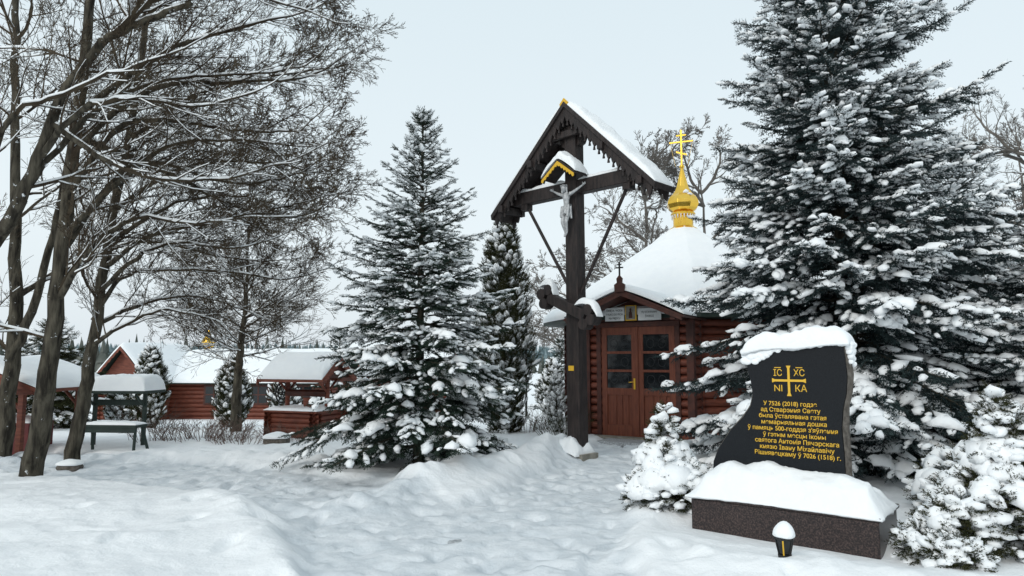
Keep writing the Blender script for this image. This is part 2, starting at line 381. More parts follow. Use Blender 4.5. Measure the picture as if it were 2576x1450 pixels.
np_=nt.nodes.new('ShaderNodeTexNoise'); np_.inputs['Scale'].default_value=3.5; np_.inputs['Detail'].default_value=8; nt.links.new(ge.outputs['Position'],np_.inputs['Vector'])
rpp=nt.nodes.new('ShaderNodeValToRGB'); rpp.color_ramp.elements[0].position=.35; rpp.color_ramp.elements[0].color=(.60,.645,.68,1); rpp.color_ramp.elements[1].position=.65; rpp.color_ramp.elements[1].color=(.78,.81,.835,1); nt.links.new(np_.outputs['Fac'],rpp.inputs['Fac'])
mx.inputs[6].default_value=(.89,.91,.925,1); nt.links.new(rpp.outputs[0],mx.inputs[7]); nt.links.new(mx.outputs[2],b.inputs['Base Color'])
n1=nt.nodes.new('ShaderNodeTexNoise'); n1.inputs['Scale'].default_value=9; n1.inputs['Detail'].default_value=10; n1.inputs['Roughness'].default_value=.65
nt.links.new(ge.outputs['Position'],n1.inputs['Vector']); bp=nt.nodes.new('ShaderNodeBump'); bp.inputs['Strength'].default_value=.55; bp.inputs['Distance'].default_value=.05
nt.links.new(n1.outputs['Fac'],bp.inputs['Height']); nt.links.new(bp.outputs[0],b.inputs['Normal'])
go=raw('snow_ground',V,F,[ms],smooth=True)
a=go.data.attributes.new('path','FLOAT','POINT'); a.data.foreach_set('value',(pathmask(XX,YY)*(1-sm(14,18,YY))).ravel().astype(np.float32))

# ================= CROSS WITH ROOF
cx=empty('wayside_crucifix'); f=Fr((1.03,11.2,0),(.714,-.70)); gz=g(1.1,11.2)-.1
post=prism('post',f,[(-.105,gz),(.155,gz),(.115,5.45),(-.115,5.45)],-.11,.11,DARK,cx,.012)
box('crossbeam',f,-1.33,1.33,-.09,.09,4.30,4.52,DARK,cx,.012)
SLP=1.6/1.66
def barge(sgn):
    pts=[(0,5.80),(sgn*1.66,4.20)]
    n=18; low=[]
    for i in range(n):
        for k in range(6):
            t=(i+k/6)/n; s=1.66*(1-t)*.985; off=.18+.085*math.sin(math.pi*k/6)
            low.append((sgn*s,5.80-SLP*s-off*1.05))
    low.append((0,5.58)); return pts+low
for sg,nm in ((-1,'left'),(1,'right')):
    prism('bargeboard_front_'+nm,f,barge(sg),.20,.235,DARK,cx)
    prism('bargeboard_back_'+nm,f,barge(sg),-.235,-.20,DARK,cx)
    prism('roof_slope_'+nm,f,[(0,5.83),(sg*1.72,5.83-1.72*SLP),(sg*1.70,5.74-1.72*SLP),(0,5.74)],-.27,.27,DARK,cx,.006)
    snow_patch('roof_snow_'+nm,lambda u,v,sg=sg:f.p(sg*(.86+.85*u)*1.0,v*.26,5.825-(.86+.85*u)*SLP),.12,cx,60,12,p=8,amp=.25,over=.01,seed=3)
    sgm=[]
    for i in range(18):
        s=1.66*.985*(1-(i+.5)/18); c=f.p(sg*s,.217,5.80-SLP*s-.27); sgm.append((*c,*(c+Vector((0,0,-.06))),.012,.024)); 
    tube_obj('trim_knobs_'+nm,sgm,DARK,cx,6)
    for s in (.75,1.45):
        z=5.80-SLP*s-.16; box('purlin',f,sg*s-.05,sg*s+.05,-.3,.3,z-.06,z+.06,DARK,cx)
    cyl('strut_'+nm,f.p(sg*1.08,0,4.30),f.p(sg*.09,0,2.72 if sg<0 else 2.62),.028,DARK,cx)
    box('strut_head_'+nm,f,sg*1.08-.07,sg*1.08+.07,-.08,.08,4.2,4.31,DARK,cx)
    prism('apex_bracket_'+nm,f,[(sg*.10,5.38),(sg*.34,5.38),(sg*.42,5.30),(sg*.36,5.24),(sg*.26,5.26),(sg*.20,5.14),(sg*.11,5.10)],-.06,.06,DARK,cx)
box('collar_tie',f,-.45,.45,.12,.19,5.25,5.36,DARK,cx)
prism('apex_finial',f,[(-.09,5.80),(0,5.89),(.09,5.80),(.07,5.74),(-.07,5.74)],.236,.26,GOLDP,cx)
snow_patch('beam_snow_left',lambda u,v:f.p(-.68+.54*u,v*.085,4.52),.06,cx,30,8,seed=5)
snow_patch('beam_snow_right',lambda u,v:f.p(.64+.50*u,v*.085,4.52),.06,cx,30,8,seed=6)
al=Vector((math.cos(math.radians(-24)),0,math.sin(math.radians(-24))))
def FR(a,b,c): return f.p(a*al.x+c*-al.z,b,2.44+a*al.z+c*al.x)
V=[FR(a,b,c) for c in(-.085,.085) for b in(.11,.27) for a in(-.42,.42)]
o=pyd('footrest',V,[(0,2,3,1),(4,5,7,6),(0,1,5,4),(2,6,7,3),(0,4,6,2),(1,3,7,5)],DARK,cx,bevel=.012); fixn(o)
for sg in(-1,1):
    for (a,c) in((.56,0),(.45,.12),(.45,-.12)):
        cyl('footrest_knob',FR(sg*a,.10,c),FR(sg*a,.28,c),.088,DARK,cx,18)
snow_patch('footrest_snow_left',lambda u,v:FR(-.48+.17*u,.19+v*.085,.09+.10*(1-u*u)),.10,cx,20,10,p=3,seed=1)
snow_patch('footrest_snow_right',lambda u,v:FR(.42+.24*u,.19+v*.085,.09+.10*(1-u*u)),.10,cx,20,10,p=3,seed=2)
box('brass_plate',f,-.06,.05,.113,.12,1.42,1.50,GOLDP,cx,.001)
box('concrete_foot',f,-.24,.28,-.2,.22,gz-.1,gz+.16,CONC,cx,.01)
snow_patch('foot_snow',lambda u,v:f.p(-.04+.27*u,.06+v*.26,gz+.13+.06*(1-u*u)),.17,cx,26,18,p=3,amp=.6,seed=4)
for sg in(-1,1):
    prism('canopy_slope',f,[(0,4.83),(sg*.34,4.57),(sg*.34,4.53),(0,4.79)],.09,.42,DARK,cx,.004)
    prism('canopy_trim',f,[(0,4.79),(sg*.34,4.53)]+[(sg*(.34-.34*k/12),4.53+.26*k/12-(.075 if k%2 else .045)) for k in range(0,12)]+[(0,4.72)],.421,.435,GOLDP,cx)
snow_patch('canopy_snow',lambda u,v:f.p(.36*u,.25+v*.18,4.83-abs(u)**1.3*.26),.13,cx,34,14,p=5,amp=.3,seed=8)
def skin(name,nodes,edges,m,parent,sub=2):
    me=bpy.data.meshes.new(name); me.from_pydata([n[0] for n in nodes],edges,[]); me.materials.append(m)
    o=bpy.data.objects.new(name,me); link(o,parent); s=o.modifiers.new('s','SKIN'); 
    for i,n in enumerate(nodes):
        me.skin_vertices[0].data[i].radius=n[1]
    me.skin_vertices[0].data[0].use_root=True; s.use_smooth_shade=True
    u=o.modifiers.new('u','SUBSURF'); u.levels=sub; u.render_levels=sub; return o
def H_(a,b,c): return tuple(f.p(a,.13+b,3.60+c))
N=[(H_(0.01,.06,.43),(.062,.055)),(H_(0,.07,.52),(.055,.045)),(H_(0,.085,.60),(.072,.055)),(H_(0,.075,.67),(.062,.045)),(H_(-.005,.09,.715),(.026,.026)),
(H_(-.085,.07,.675),(.030,.030)),(H_(-.19,.06,.72),(.024,.024)),(H_(-.31,.04,.785),(.014,.014)),
(H_(.085,.07,.675),(.030,.030)),(H_(.19,.06,.72),(.024,.024)),(H_(.31,.04,.785),(.014,.014)),
(H_(-.04,.08,.36),(.043,.045)),(H_(-.035,.14,.21),(.033,.035)),(H_(-.02,.07,.04),(.019,.022)),(H_(-.015,.12,-.03),(.016,.014)),
(H_(.045,.08,.36),(.043,.045)),(H_(.04,.14,.215),(.033,.035)),(H_(.015,.085,.05),(.019,.022)),(H_(.012,.135,-.02),(.016,.014))]
E=[(0,1),(1,2),(2,3),(3,4),(3,5),(5,6),(6,7),(3,8),(8,9),(9,10),(0,11),(11,12),(12,13),(13,14),(0,15),(15,16),(16,17),(17,18)]
skin('corpus_body',N,E,SILV,cx)
hv=IV3.copy(); hc=Vector(H_(-.02,.115,.775)); fn=np.array(f.n);fe=np.array(f.e)
hv2=[]
for v in hv:
    x,y,z=v
    w=.046*(1-.25*max(0,-z)); d=.054; p=np.array(hc)+fe*x*w+fn*y*d+np.array([0,0,1])*(z*.068)
    if y>.5:
        p=p+fn*(.014*math.exp(-((x/.16)**2+((z+.05)/.28)**2))-.008*(math.exp(-(((x-.35)/.17)**2+((z-.15)/.13)**2))+math.exp(-(((x+.35)/.17)**2+((z-.15)/.13)**2)))+.006*math.exp(-((x/.3)**2+((z+.45)/.07)**2)))
    hv2.append(p)
raw('corpus_head',hv2,IF3,[SILV],smooth=True,parent=cx)
hair=[]
for a_ in np.linspace(-2.6,-.5,12).tolist():
    dx_=math.cos(a_)*.05; dy_=math.sin(a_)*.05; c=hc
    hair.append((*(c+f.e*dx_*.8+f.n*dy_*.8+Vector((0,0,.05))),*(c+f.e*dx_*1.1+f.n*dy_+Vector((0,0,-.09))),.018,.009))
hair.append((*(hc+f.n*.04+Vector((0,0,-.055))),*(hc+f.n*.045+Vector((0,0,-.09))),.02,.008))
tube_obj('corpus_hair_and_beard',hair,SILV,cx,8)
cr=[]
for i in range(14):
    a0=2*math.pi*i/14;a1=2*math.pi*(i+1)/14
    cr.append((*(hc+f.e*math.cos(a0)*.052+f.n*math.sin(a0)*.06+Vector((0,0,.035))),*(hc+f.e*math.cos(a1)*.052+f.n*math.sin(a1)*.06+Vector((0,0,.035+.008*(-1)**i))),.008,.008))
tube_obj('crown_of_thorns',cr,SILV,cx,6)
hd=[]
for sg in(-1,1):
    w=Vector(H_(sg*.31,.04,.785)); d=(f.e*sg*.85+Vector((0,0,.5))).normalized(); u=(Vector((0,0,1))-d*d.z).normalized()
    hd.append((*w,*(w+d*.045),.014,.019))
    for j,l in enumerate((.030,.036,.034,.026)):
        b0=w+d*.045+u*(j-1.5)*.010; m_=b0+d*l*.5; hd.append((*b0,*m_,.0052,.0048)); hd.append((*m_,*(m_+(d*.7+f.n*.6).normalized()*l*.5),.0048,.0035))
    b0=w+d*.012+u*.016; hd.append((*b0,*(b0+(u*.8+d*.6+f.n*.3).normalized()*.03),.006,.004))
tube_obj('corpus_hands',hd,SILV,cx,7)
cl=[]
for i in range(9):
    t=i/8; c0=Vector(H_(-.075+.15*t,.10+.02*math.sin(t*9),.47)); c1=Vector(H_(-.07+.14*t,.135+.015*math.sin(t*13),.32-.03*math.sin(t*7))); cl.append((*c0,*c1,.020,.018))
cl.append((*Vector(H_(-.08,.08,.46)),*Vector(H_(.085,.09,.47)),.034,.034)); cl.append((*Vector(H_(.085,.08,.46)),*Vector(H_(.10,.07,.27)),.022,.014))
tube_obj('loincloth',cl,SILV,cx,8)

# ================= MEMORIAL STELE
st=empty('memorial_stone'); e_=(.78,-.63); A0=Vector((1.69,6.70,0))
f=Fr(A0,e_)
box('plinth',f,0,1.60,-.72,0,-.1,.30,GRANB,st,.012)
box('plinth_cap',f,-.02,1.62,-.74,.02,.302,.335,GRANB,st,.006)
def plinth_snow():
    nu,nv=90,44; us=np.sin(np.linspace(-1,1,nu)*math.pi/2); vs=np.sin(np.linspace(-1,1,nv)*math.pi/2)
    T=[];B=[]
    for u in us:
        for v in vs:
            wob=.02*float(fbm(np.array(u*4.),np.array(v*3.),3,7))
            p=f.p(.80+(.83+wob)*u,-.36+(.39+wob)*v,0); e=max(0,(1-abs(u)**7)*(1-abs(v)**7))**.5
            dist=abs((-.36+.38*v)+.25); h=.12+.17*math.exp(-(dist/.18)**2)*(1-.45*max(0,u))*(1-.4*max(0,-u)**2)+.055*float(fbm(np.array(u*5.),np.array(v*3.),4,3))
            h*=min(1,(1-abs(v))*2.2+.35)*min(1,(1-abs(u))*4+.4)
            T.append(p+Vector((0,0,.325+max(.004,h*1.15*e)))); B.append(p+Vector((0,0,.33-.03*(1-e)*max(0,.4+wob*30))))
    V=T+B;Nn=nu*nv;F=[]
    for i in range(nu-1):
        for j in range(nv-1):
            a=i*nv+j; F.append((a,a+nv,a+nv+1,a+1)); F.append((Nn+a,Nn+a+1,Nn+a+nv+1,Nn+a+nv))
    def side(idx):
        for a,b in zip(idx[:-1],idx[1:]): F.append((a,b,Nn+b,Nn+a))
    side([i*nv for i in range(nu)]); side([i*nv+nv-1 for i in range(nu)]); side(list(range(nv))); side([(nu-1)*nv+j for j in range(nv)])
    o=pyd('plinth_snow',V,F,SNOW,st,smooth=True); fixn(o)
plinth_snow()
left=[(.10,.30),(.12,.62),(.17,.74),(.30,.93),(.42,1.05),(.50,1.16),(.525,1.26),(.51,1.40),(.485,1.50),(.48,1.66)]
top=[(.62,1.70),(.80,1.705),(1.0,1.71),(1.20,1.73),(1.33,1.735)]
right=[(1.345,1.62),(1.355,1.45),(1.34,1.3),(1.31,1.18),(1.29,1.0),(1.30,.8),(1.305,.30)]
out=left+top+right
f2=Fr(f.p(0,-.27,0),e_)
prism('stele_slab',f2,out,-.17,0,GRAN,st)
V=[];F=[];n=len(out); ct=(.8,1.0); NB=7
rr_=np.random.default_rng(5)
for i,(a,c) in enumerate(out):
    for j in range(NB):
        t=j/(NB-1); bul=.030*math.sin(math.pi*t)+.004+rr_.uniform(-.006,.006)*(0<j<NB-1)
        dxx,dzz=a-ct[0],c-ct[1]; l=math.hypot(dxx,dzz); V.append(f2.p(a+dxx/l*bul,-.001-.185*t-.01,c+dzz/l*bul))
for i in range(n-1):
    for j in range(NB-1):
        a=i*NB+j; F.append((a,a+1,a+NB+1,a+NB))
o=pyd('rough_edge',V,F,GRANR,st,smooth=True); 
def capz(s):
    return np.interp(s,[.44,.62,1.0,1.2,1.37],[1.665,1.70,1.71,1.73,1.735])
def caps(u,v):
    s=.915+.475*u; return f2.p(s,-.09+.125*v,float(capz(s))+.004)
snow_patch('stele_snow',caps,.155,st,70,24,p=4,amp=.22,freq=7,seed=12,over=.03)
fr=Acc(); r_=np.random.default_rng(3)
O=[];sc=[]
for i in range(90):
    s=r_.uniform(.46,.80); dz=-abs(r_.normal(0,.045))*(1 if s<.72 else .4); O.append(f2.p(s,.012,float(capz(s))+dz+.02)[:]); sc.append(r_.uniform(.018,.036))
for i in range(60):
    s=r_.uniform(.8,1.36); O.append(f2.p(s,.008,float(capz(s))+.015+r_.uniform(-.012,.01))[:]); sc.append(r_.uniform(.014,.026))
for i in range(46):
    z=1.74-abs(r_.normal(0,.07)); O.append(f2.p(1.372,-.16+r_.uniform(0,.13),z)[:]); sc.append(r_.uniform(.016,.034))
O=np.array(O);sc=np.array(sc); nO=len(O)
V,F=inst(IV2,IF2,O,np.repeat([list(f.e)],nO,0),np.repeat([list(f.n)],nO,0),np.repeat([[0,0,1.]],nO,0),np.stack([sc*1.3,sc*.6,sc],1)); fr.add(V,F,0); fr.obj('stele_snow_fringe',[SNOW],True,st)
def text(name,s,fr_,a,b,c,size,m,parent,align='CENTER',ext=.0015,sx=1,wt=0):
    cu=bpy.data.curves.new(name,'FONT'); cu.body=s; cu.size=size; cu.align_x=align; cu.align_y='CENTER'; cu.extrude=ext; cu.offset=wt
    o=bpy.data.objects.new(name,cu); cu.materials.append(m)
    x=fr_.e; z=fr_.n*1.0; y=Vector((0,0,1))
    M=Matrix((( x.x*sx,y.x,z.x,0),(x.y*sx,y.y,z.y,0),(x.z*sx,y.z,z.z,0),(0,0,0,1))); M.translation=fr_.p(a,b,c)
    link(o,parent); o.matrix_world=M; return o
lines=["У 7526 (2018) годзе","ад Стварэння Свету","была ўсталявана гэтая","мемарыяльная дошка","ў памяць 500-годдзя з'яўлення","ў гэтым месцы іконы","святога Антонія Пячэрскага","князю Івану Міхайлавічу","Вішнявецкаму ў 7026 (1518) г."]
for i,l in enumerate(lines):
    text('inscription_line',l,f2,(.86,.86,.875,.885,.865,.885,.90,.90,.90)[i],.003,1.195-.0565*i,.055,GOLDP,st,sx=.98,wt=.0005)
text('ic',"ІС",f2,.765,.003,1.475,.085,GOLDP,st,sx=.85); text('xc',"ХС",f2,.955,.003,1.475,.085,GOLDP,st,sx=.85)
text('ni',"NI",f2,.765,.003,1.335,.085,GOLDP,st,sx=.95); text('ka',"КА",f2,.965,.003,1.335,.085,GOLDP,st,sx=.95)
box('overbar',f2,.735,.795,.001,.004,1.522,1.529,GOLDP,st,0); box('overbar',f2,.925,.985,.001,.004,1.522,1.529,GOLDP,st,0)
w=.010;fl=.020;cz=1.408;cxs=.862
prism('gold_cross',f2,[(cxs-w,cz+w),(cxs-w,cz+.11),(cxs-fl,cz+.135),(cxs+fl,cz+.135),(cxs+w,cz+.11),(cxs+w,cz+w),(cxs+.125,cz+w),(cxs+.15,cz+fl),(cxs+.15,cz-fl),(cxs+.125,cz-w),(cxs+w,cz-w),(cxs+w,cz-.11),(cxs+fl,cz-.14),(cxs-fl,cz-.14),(cxs-w,cz-.11),(cxs-w,cz-w),(cxs-.125,cz-w),(cxs-.15,cz-fl),(cxs-.15,cz+fl),(cxs-.125,cz+w)],.001,.008,GOLDP,st)

# ================= CHAPEL
ch=empty('wooden_chapel'); C=Vector((4.2,16.7,0)); t=(.85,-.53)
f=Fr(C,t)
na=math.atan2(f.n.y,f.n.x)
def oc(Rr,k,z): a=na+math.radians(22.5+45*k); return Vector((C.x+Rr*math.cos(a),C.y+Rr*math.sin(a),z))
RW=2.6/math.cos(math.pi/8)
logs=[];r0=.082
for k_ in range(8):
    for j in range(15):
        z=.10+j*.16; a=oc(RW,k_,z);b=oc(RW,k_+1,z); d=(b-a).normalized()*.1; logs.append((*(a-d),*(b+d),r0,r0))
V,F=tubes(logs,12); raw('log_walls',V,F,[WOOD],smooth=True,parent=ch)
n=8; V=[oc(RW-.03,k_,z) for z in(-.2,2.48) for k_ in range(8)]
pyd('wall_core',V,[tuple(range(8)),tuple(range(15,7,-1))]+[(k_,(k_+1)%8,8+(k_+1)%8,8+k_) for k_ in range(8)],DARKR,ch)
for k_ in range(8):
    a=oc(RW+.06,k_,0); cyl('corner_post',a+Vector((0,0,-.1)),a+Vector((0,0,2.45)),.07,DARKR,ch,8)
for k_ in (0,7):
    aa=na+math.radians(45*(k_+1)); nn=Vector((math.cos(aa),math.sin(aa),0)); fw=Fr(C+nn*2.6,(-nn.y,nn.x))
    s=1 if fw.n.dot(nn)>0 else -1
    box('window_frame',fw,-.42,.42,s*.06,s*.14,.95,1.95,DARKR,ch); box('window_glass',fw,-.34,.34,s*.13,s*.145,1.03,1.87,GLASS,ch,0); box('window_bar',fw,-.02,.02,s*.14,s*.16,1.03,1.87,DARKR,ch,0)
def roofz(r): return 2.52+2.34*max(0,(1-r/3.2))**1.12
V=[];F=[];NR=12
for i in range(NR):
    r_a=3.2*(1-i/(NR-1)*.96); 
    for k_ in range(8): p=oc(r_a/math.cos(math.pi/8),k_,roofz(r_a)); V.append(p)
for i in range(NR-1):
    for k_ in range(8): F.append((i*8+k_,i*8+(k_+1)%8,(i+1)*8+(k_+1)%8,(i+1)*8+k_))
b0=len(V)
for k_ in range(8): V.append(oc(3.2/math.cos(math.pi/8),k_,2.42))
for k_ in range(8): F.append((k_,b0+k_,b0+(k_+1)%8,(k_+1)%8))
F.append(tuple(range(b0,b0+8)))
o=pyd('roof',V,F,GREEN,ch); fixn(o)
def octr(a):
    q=((a-na+math.pi/8)%(math.pi/4))-math.pi/8; return 1/math.cos(q)
NA=240; prof=[(3.235,-.02),(3.25,.05),(3.21,.12),(3.12,.17)]+[(3.0-2.72*i/40,.19) for i in range(41)]
V=[];F=[]
for (r_a,th) in prof:
    for k_ in range(NA):
        a=2*math.pi*k_/NA; o_=octr(a); o_=1+(o_-1)*(.9 if r_a>.8 else .6); x=C.x+math.cos(a)*r_a*o_; y=C.y+math.sin(a)*r_a*o_
        nz=float(fbm(np.array(x*1.2),np.array(y*1.2),4,21)); V.append((x,y,roofz(min(3.2,r_a))+th*(1+.35*nz)))
for i in range(len(prof)-1):
    for k_ in range(NA): F.append((i*NA+k_,i*NA+(k_+1)%NA,(i+1)*NA+(k_+1)%NA,(i+1)*NA+k_))
o=pyd('roof_snow',V,F,SNOW,ch,smooth=True)
D=3.1
vl=[]
for j in range(15):
    z=.10+j*.16
    for sg in(-1,1):
        vl.append((*f.p(sg*1.08,2.4,z),*f.p(sg*1.08,D,z),r0,r0)); vl.append((*f.p(sg*.80,D,z),*f.p(sg*1.10,D,z),r0*.9,r0*.9))
V,F=tubes(vl,12); raw('vestibule_logs',V,F,[WOOD],smooth=True,parent=ch)
box('vestibule_core',f,-1.06,1.06,2.3,D-.03,-.1,2.45,DARKR,ch)
for sg in(-1,1):
    box('vestibule_post',f,sg*1.1-.07,sg*1.1+.07,D-.04,D+.12,-.1,2.38,DARKR,ch); box('door_jamb',f,sg*.84-.05,sg*.84+.05,D-.02,D+.09,.0,2.34,DARKR,ch)
box('door_lintel',f,-.90,.90,D,D+.10,2.26,2.36,DARKR,ch); box('threshold',f,-.95,.95,D,D+.35,-.05,.06,CONC,ch)
box('step_mat',f,-.5,.9,D+.4,D+.95,-.03,.045,mat('door_mat',(.25,.26,.27),(.5,.52,.54),scale=40),ch,0)
GRL=mat('grille',(.03,.033,.036),None,rough=.5)
for sg,nm in((-1,'left'),(1,'right')):
    c=sg*.395
    z0,z1=.06,2.26
    box('door_leaf_'+nm,f,c-.385,c+.385,D,D+.035,z0,z1,DOORW,ch,.003)
    for a0,a1 in((c-.385,c-.27),(c+.27,c+.385)): box('stile_'+nm,f,a0,a1,D+.036,D+.065,z0,z1,DOORW,ch,.004)
    for q0,q1 in((z0,.28),(.88,1.02),(2.10,z1)): box('rail_'+nm,f,c-.27,c+.27,D+.036,D+.064,q0,q1,DOORW,ch,.004)
    box('glass_'+nm,f,c-.268,c+.268,D+.037,D+.043,1.02,2.10,GLASS,ch,0)
    for q in(1.37,1.74): box('muntin_'+nm,f,c-.268,c+.268,D+.044,D+.066,q-.025,q+.025,DOORW,ch,.003)
    for a in(c-.13,c,c+.13): box('panel_board_'+nm,f,a-.058,a+.058,D+.037,D+.052,.28,.88,DOORW,ch,.006)
    gs=[]
    for q in(1.2,1.55,1.92):
        for a in(-.12,.12):
            for i in range(12):
                a0=2*math.pi*i/12;a1=2*math.pi*(i+1)/12; gs.append((*f.p(c+a+.08*math.cos(a0),D+.046,q+.09*math.sin(a0)),*f.p(c+a+.08*math.cos(a1),D+.046,q+.09*math.sin(a1)),.005,.005))
    tube_obj('grille_'+nm,gs,GRL,ch,5)
box('door_meeting_strip',f,-.025,.025,D+.066,D+.085,.06,2.26,DOORW,ch,.004)
box('handle_plate',f,-.085,-.045,D+.066,D+.075,1.0,1.22,GOLDP,ch,.003); cyl('door_handle',f.p(-.065,D+.11,1.15),f.p(-.17,D+.11,1.14),.010,GOLDP,ch,8)
GE,GR,GW=2.40,2.92,1.20
prism('gable_wall',f,[(-1.1,2.37),(1.1,2.37),(1.1,2.40),(0,2.86),(-1.1,2.40)],2.7,D+.06,DARKR,ch)
for sg in(-1,1):
    prism('porch_bargeboard',f,[(0,GR),(sg*GW,GE),(sg*GW,GE-.08),(0,GR-.09)],3.93,3.97,DARKR,ch)
    prism('porch_roof',f,[(0,GR+.03),(sg*(GW+.04),GE+.01),(sg*(GW+.04),GE-.03),(0,GR-.02)],2.2,3.98,DARKR,ch)
for sg in(-1,1): box('side_plate',f,sg*1.0-.05,sg*1.0+.05,3.0,3.9,2.34,2.44,DARKR,ch)
snow_patch('porch_snow',lambda u,v:f.p((GW+.05)*u,3.05+.95*v,GR+.03-(GR-GE)*(abs(u)**1.2)),.12,ch,60,40,p=10,amp=.15,freq=3,seed=2)
prism('gable_ornament',f,[(-.10,GR-.02),(-.11,GR+.12),(-.05,GR+.16),(-.06,GR+.24),(0,GR+.31),(.06,GR+.24),(.05,GR+.16),(.11,GR+.12),(.10,GR-.02)],3.975,4.02,DARKR,ch)
for a0,a1,q0,q1 in((-.014,.014,.3,.56),(-.075,.075,.44,.465),(-.04,.04,.50,.52)): box('gable_cross',f,a0,a1,3.985,4.01,GR+q0,GR+q1,IRON,ch,0)
box('water_sign',f,-.64,-.22,D+.16,D+.18,2.38,2.65,WHITE,ch,.002)
for i,l in enumerate(("ŚWIĘTA  WODA","TYLKO DO PICIA","NA MIEJSCU")): text('water_sign_text',l,f,-.43,D+.182,2.59-.078*i,.058,BLACK,ch,sx=.82)
box('candle_sign',f,.08,.56,D+.16,D+.18,2.38,2.62,WHITE,ch,.002)
for i,l in enumerate(("TU STAWIAMY","ŚWIECE")): text('candle_sign_text',l,f,.32,D+.182,2.54-.08*i,.06,BLACK,ch,sx=.85)
box('icon_frame',f,-.19,.05,D+.16,D+.20,2.38,2.69,GOLDP,ch,.01); box('icon_panel',f,-.168,.028,D+.201,D+.204,2.40,2.67,CONC,ch,0)
prism('icon_figure',f,[(-.11,2.43),(-.10,2.54),(-.085,2.57),(-.095,2.61),(-.07,2.64),(-.045,2.61),(-.055,2.57),(-.04,2.54),(-.03,2.43)],D+.205,D+.208,DARKR,ch)
cp=empty('cupola'); cp.parent=ch
z=4.78
lathe('cupola_base',(C.x,C.y,z),[(.34,-.1),(.33,0),(.26,.04),(.24,.08),(.24,.30),(.28,.33),(.30,.36),(.28,.40)],GOLD,cp,16,False)
pr=[(.24,.40),(.36,.50),(.40,.60),(.39,.68),(.335,.78),(.255,.86),(.19,.95),(.15,1.05),(.12,1.17),(.09,1.30),(.06,1.42),(.038,1.50),(.03,1.53)]
lathe('onion',(C.x,C.y,z),pr,GOLD,cp,8,False,rot=na)
ob=bpy.context.scene.objects['onion']; md=ob.modifiers.new('b','BEVEL'); md.width=.008; md.segments=1
lathe('ball',(C.x,C.y,z+1.56),[(.01,-.06),(.05,-.04),(.065,0),(.05,.04),(.01,.06)],GOLD,cp,16)
fc=Fr((C.x,C.y,z+1.6),(.93,-.36))
box('cross_upright',fc,-.022,.022,-.018,.018,0,.90,GOLD,cp,.004)
box('cross_arm',fc,-.29,.29,-.015,.015,.57,.61,GOLD,cp,.004); box('cross_title',fc,-.12,.12,-.015,.015,.74,.775,GOLD,cp,.004)
V=[fc.p(a,b,.28+c-a*.35) for c in(0,.04) for b in(-.015,.015) for a in(-.13,.13)]
o=pyd('cross_footrest',V,[(0,2,3,1),(4,5,7,6),(0,1,5,4),(2,6,7,3),(0,4,6,2),(1,3,7,5)],GOLD,cp); fixn(o)
ch_=[(*fc.p(sg*.27,0,.57),*fc.p(sg*.15,0,-.02),.004,.004) for sg in(-1,1)]; tube_obj('cross_chains',ch_,GOLD,cp,4)
tr_=[]
for i in range(22):
    a=2*math.pi*i/22; p=Vector((C.x+.275*math.cos(a),C.y+.275*math.sin(a),z+.33)); tr_.append((*p,*(p+Vector((0,0,-.09))),.018,.006))
tube_obj('fringe',tr_,WHITE,cp,6)
V,F=inst(BL[1],IF1,np.array([[C.x+.02,C.y-.24,z+.86],[C.x+.10,C.y-.27,z+.80]]),*[np.repeat([q],2,0) for q in([1,0,0],[0,1,0],[0,0,1])],np.array([[.07,.05,.08],[.07,.07,.05]]))
raw('cupola_snow',V,F,[SNOW],smooth=True,parent=cp)

# ================= EVERGREENS
spruce('spruce_tree',(-1.38,10.4,g(-1.38,10.4)-.05),5.5,.34,1.90,3,265,NEED,snow=.60,shape=1.02,sl=.18,droop=.34,pad=.30,padz=.5)
spruce('spruce_tree',(4.85,10.0,0),10.4,.35,2.42,5,450,NEEDB,snow=.56,shape=.72,sl=.24,droop=.34,zmax=8.0,pad=.6,padz=.5)
spruce('spruce_tree',(8.2,12.6,0),5.7,.2,2.1,8,210,NEEDB,snow=.75,shape=.8,sl=.26)
spruce('spruce_tree',(6.9,8.9,0),3.4,.2,1.5,9,130,NEEDB,snow=.9,shape=.7,sl=.26,pad=.9,padz=.9)
def column(name,base,H,Rm,seed,n,leaf,snow=.45,sl=.12,ss=1.1,prof=None,outw=.5,up=.8):
    r=random.Random(seed); O=[];D=[];L=[];bx,by,bz=base
    for i in range(n):
        tt=r.random()**.9; z=H*tt; R_=Rm*(math.sin(min(1,tt*1.4+.25)*math.pi/2)*(1-tt**2.2)**.75 if prof is None else prof(tt)); az=r.uniform(0,2*math.pi)
        R_*=(1+.22*math.sin(az*3+z*4+seed)+.15*math.sin(az*7-z*6)); q=R_*(r.random()**.35)
        O.append((bx+q*math.cos(az),by+q*math.sin(az),bz+z)); D.append((math.cos(az)*outw+r.gauss(0,.2),math.sin(az)*outw+r.gauss(0,.2),up+r.gauss(0,.25))); L.append(sl*r.uniform(.7,1.3))
    P=empty(name); cyl('stem',(bx,by,bz-.1),(bx,by,bz+H*.8),.03+.01*H,BARK,P,8,r1=.01)
    build_foliage('foliage_and_snow',O,D,L,snow,ss,leaf,P,seed,snw=.36,snh=.26); return P
column('thuja_tree',(-.18,15.3,-.15),5.0,.66,1,8000,THUJA,snow=.15,sl=.15)
for i,(x,y,h,r_,s) in enumerate([(-9.35,18.0,2.0,.46,.2),(-8.9,22.5,1.6,.5,.3),(-7.35,18.3,1.75,.46,.2),(-10.9,19.5,1.2,.45,.3),(-7.0,21.5,1.5,.5,.3),(-4.0,18.5,1.2,.6,.2),(-11.6,18.2,1.3,.5,.2),(1.35,23.5,1.9,.5,.3)]):
    column('thuja_shrub',(x,y,g(x,y)-.05),h,r_,20+i,2200,THUJA,snow=s,sl=.15)
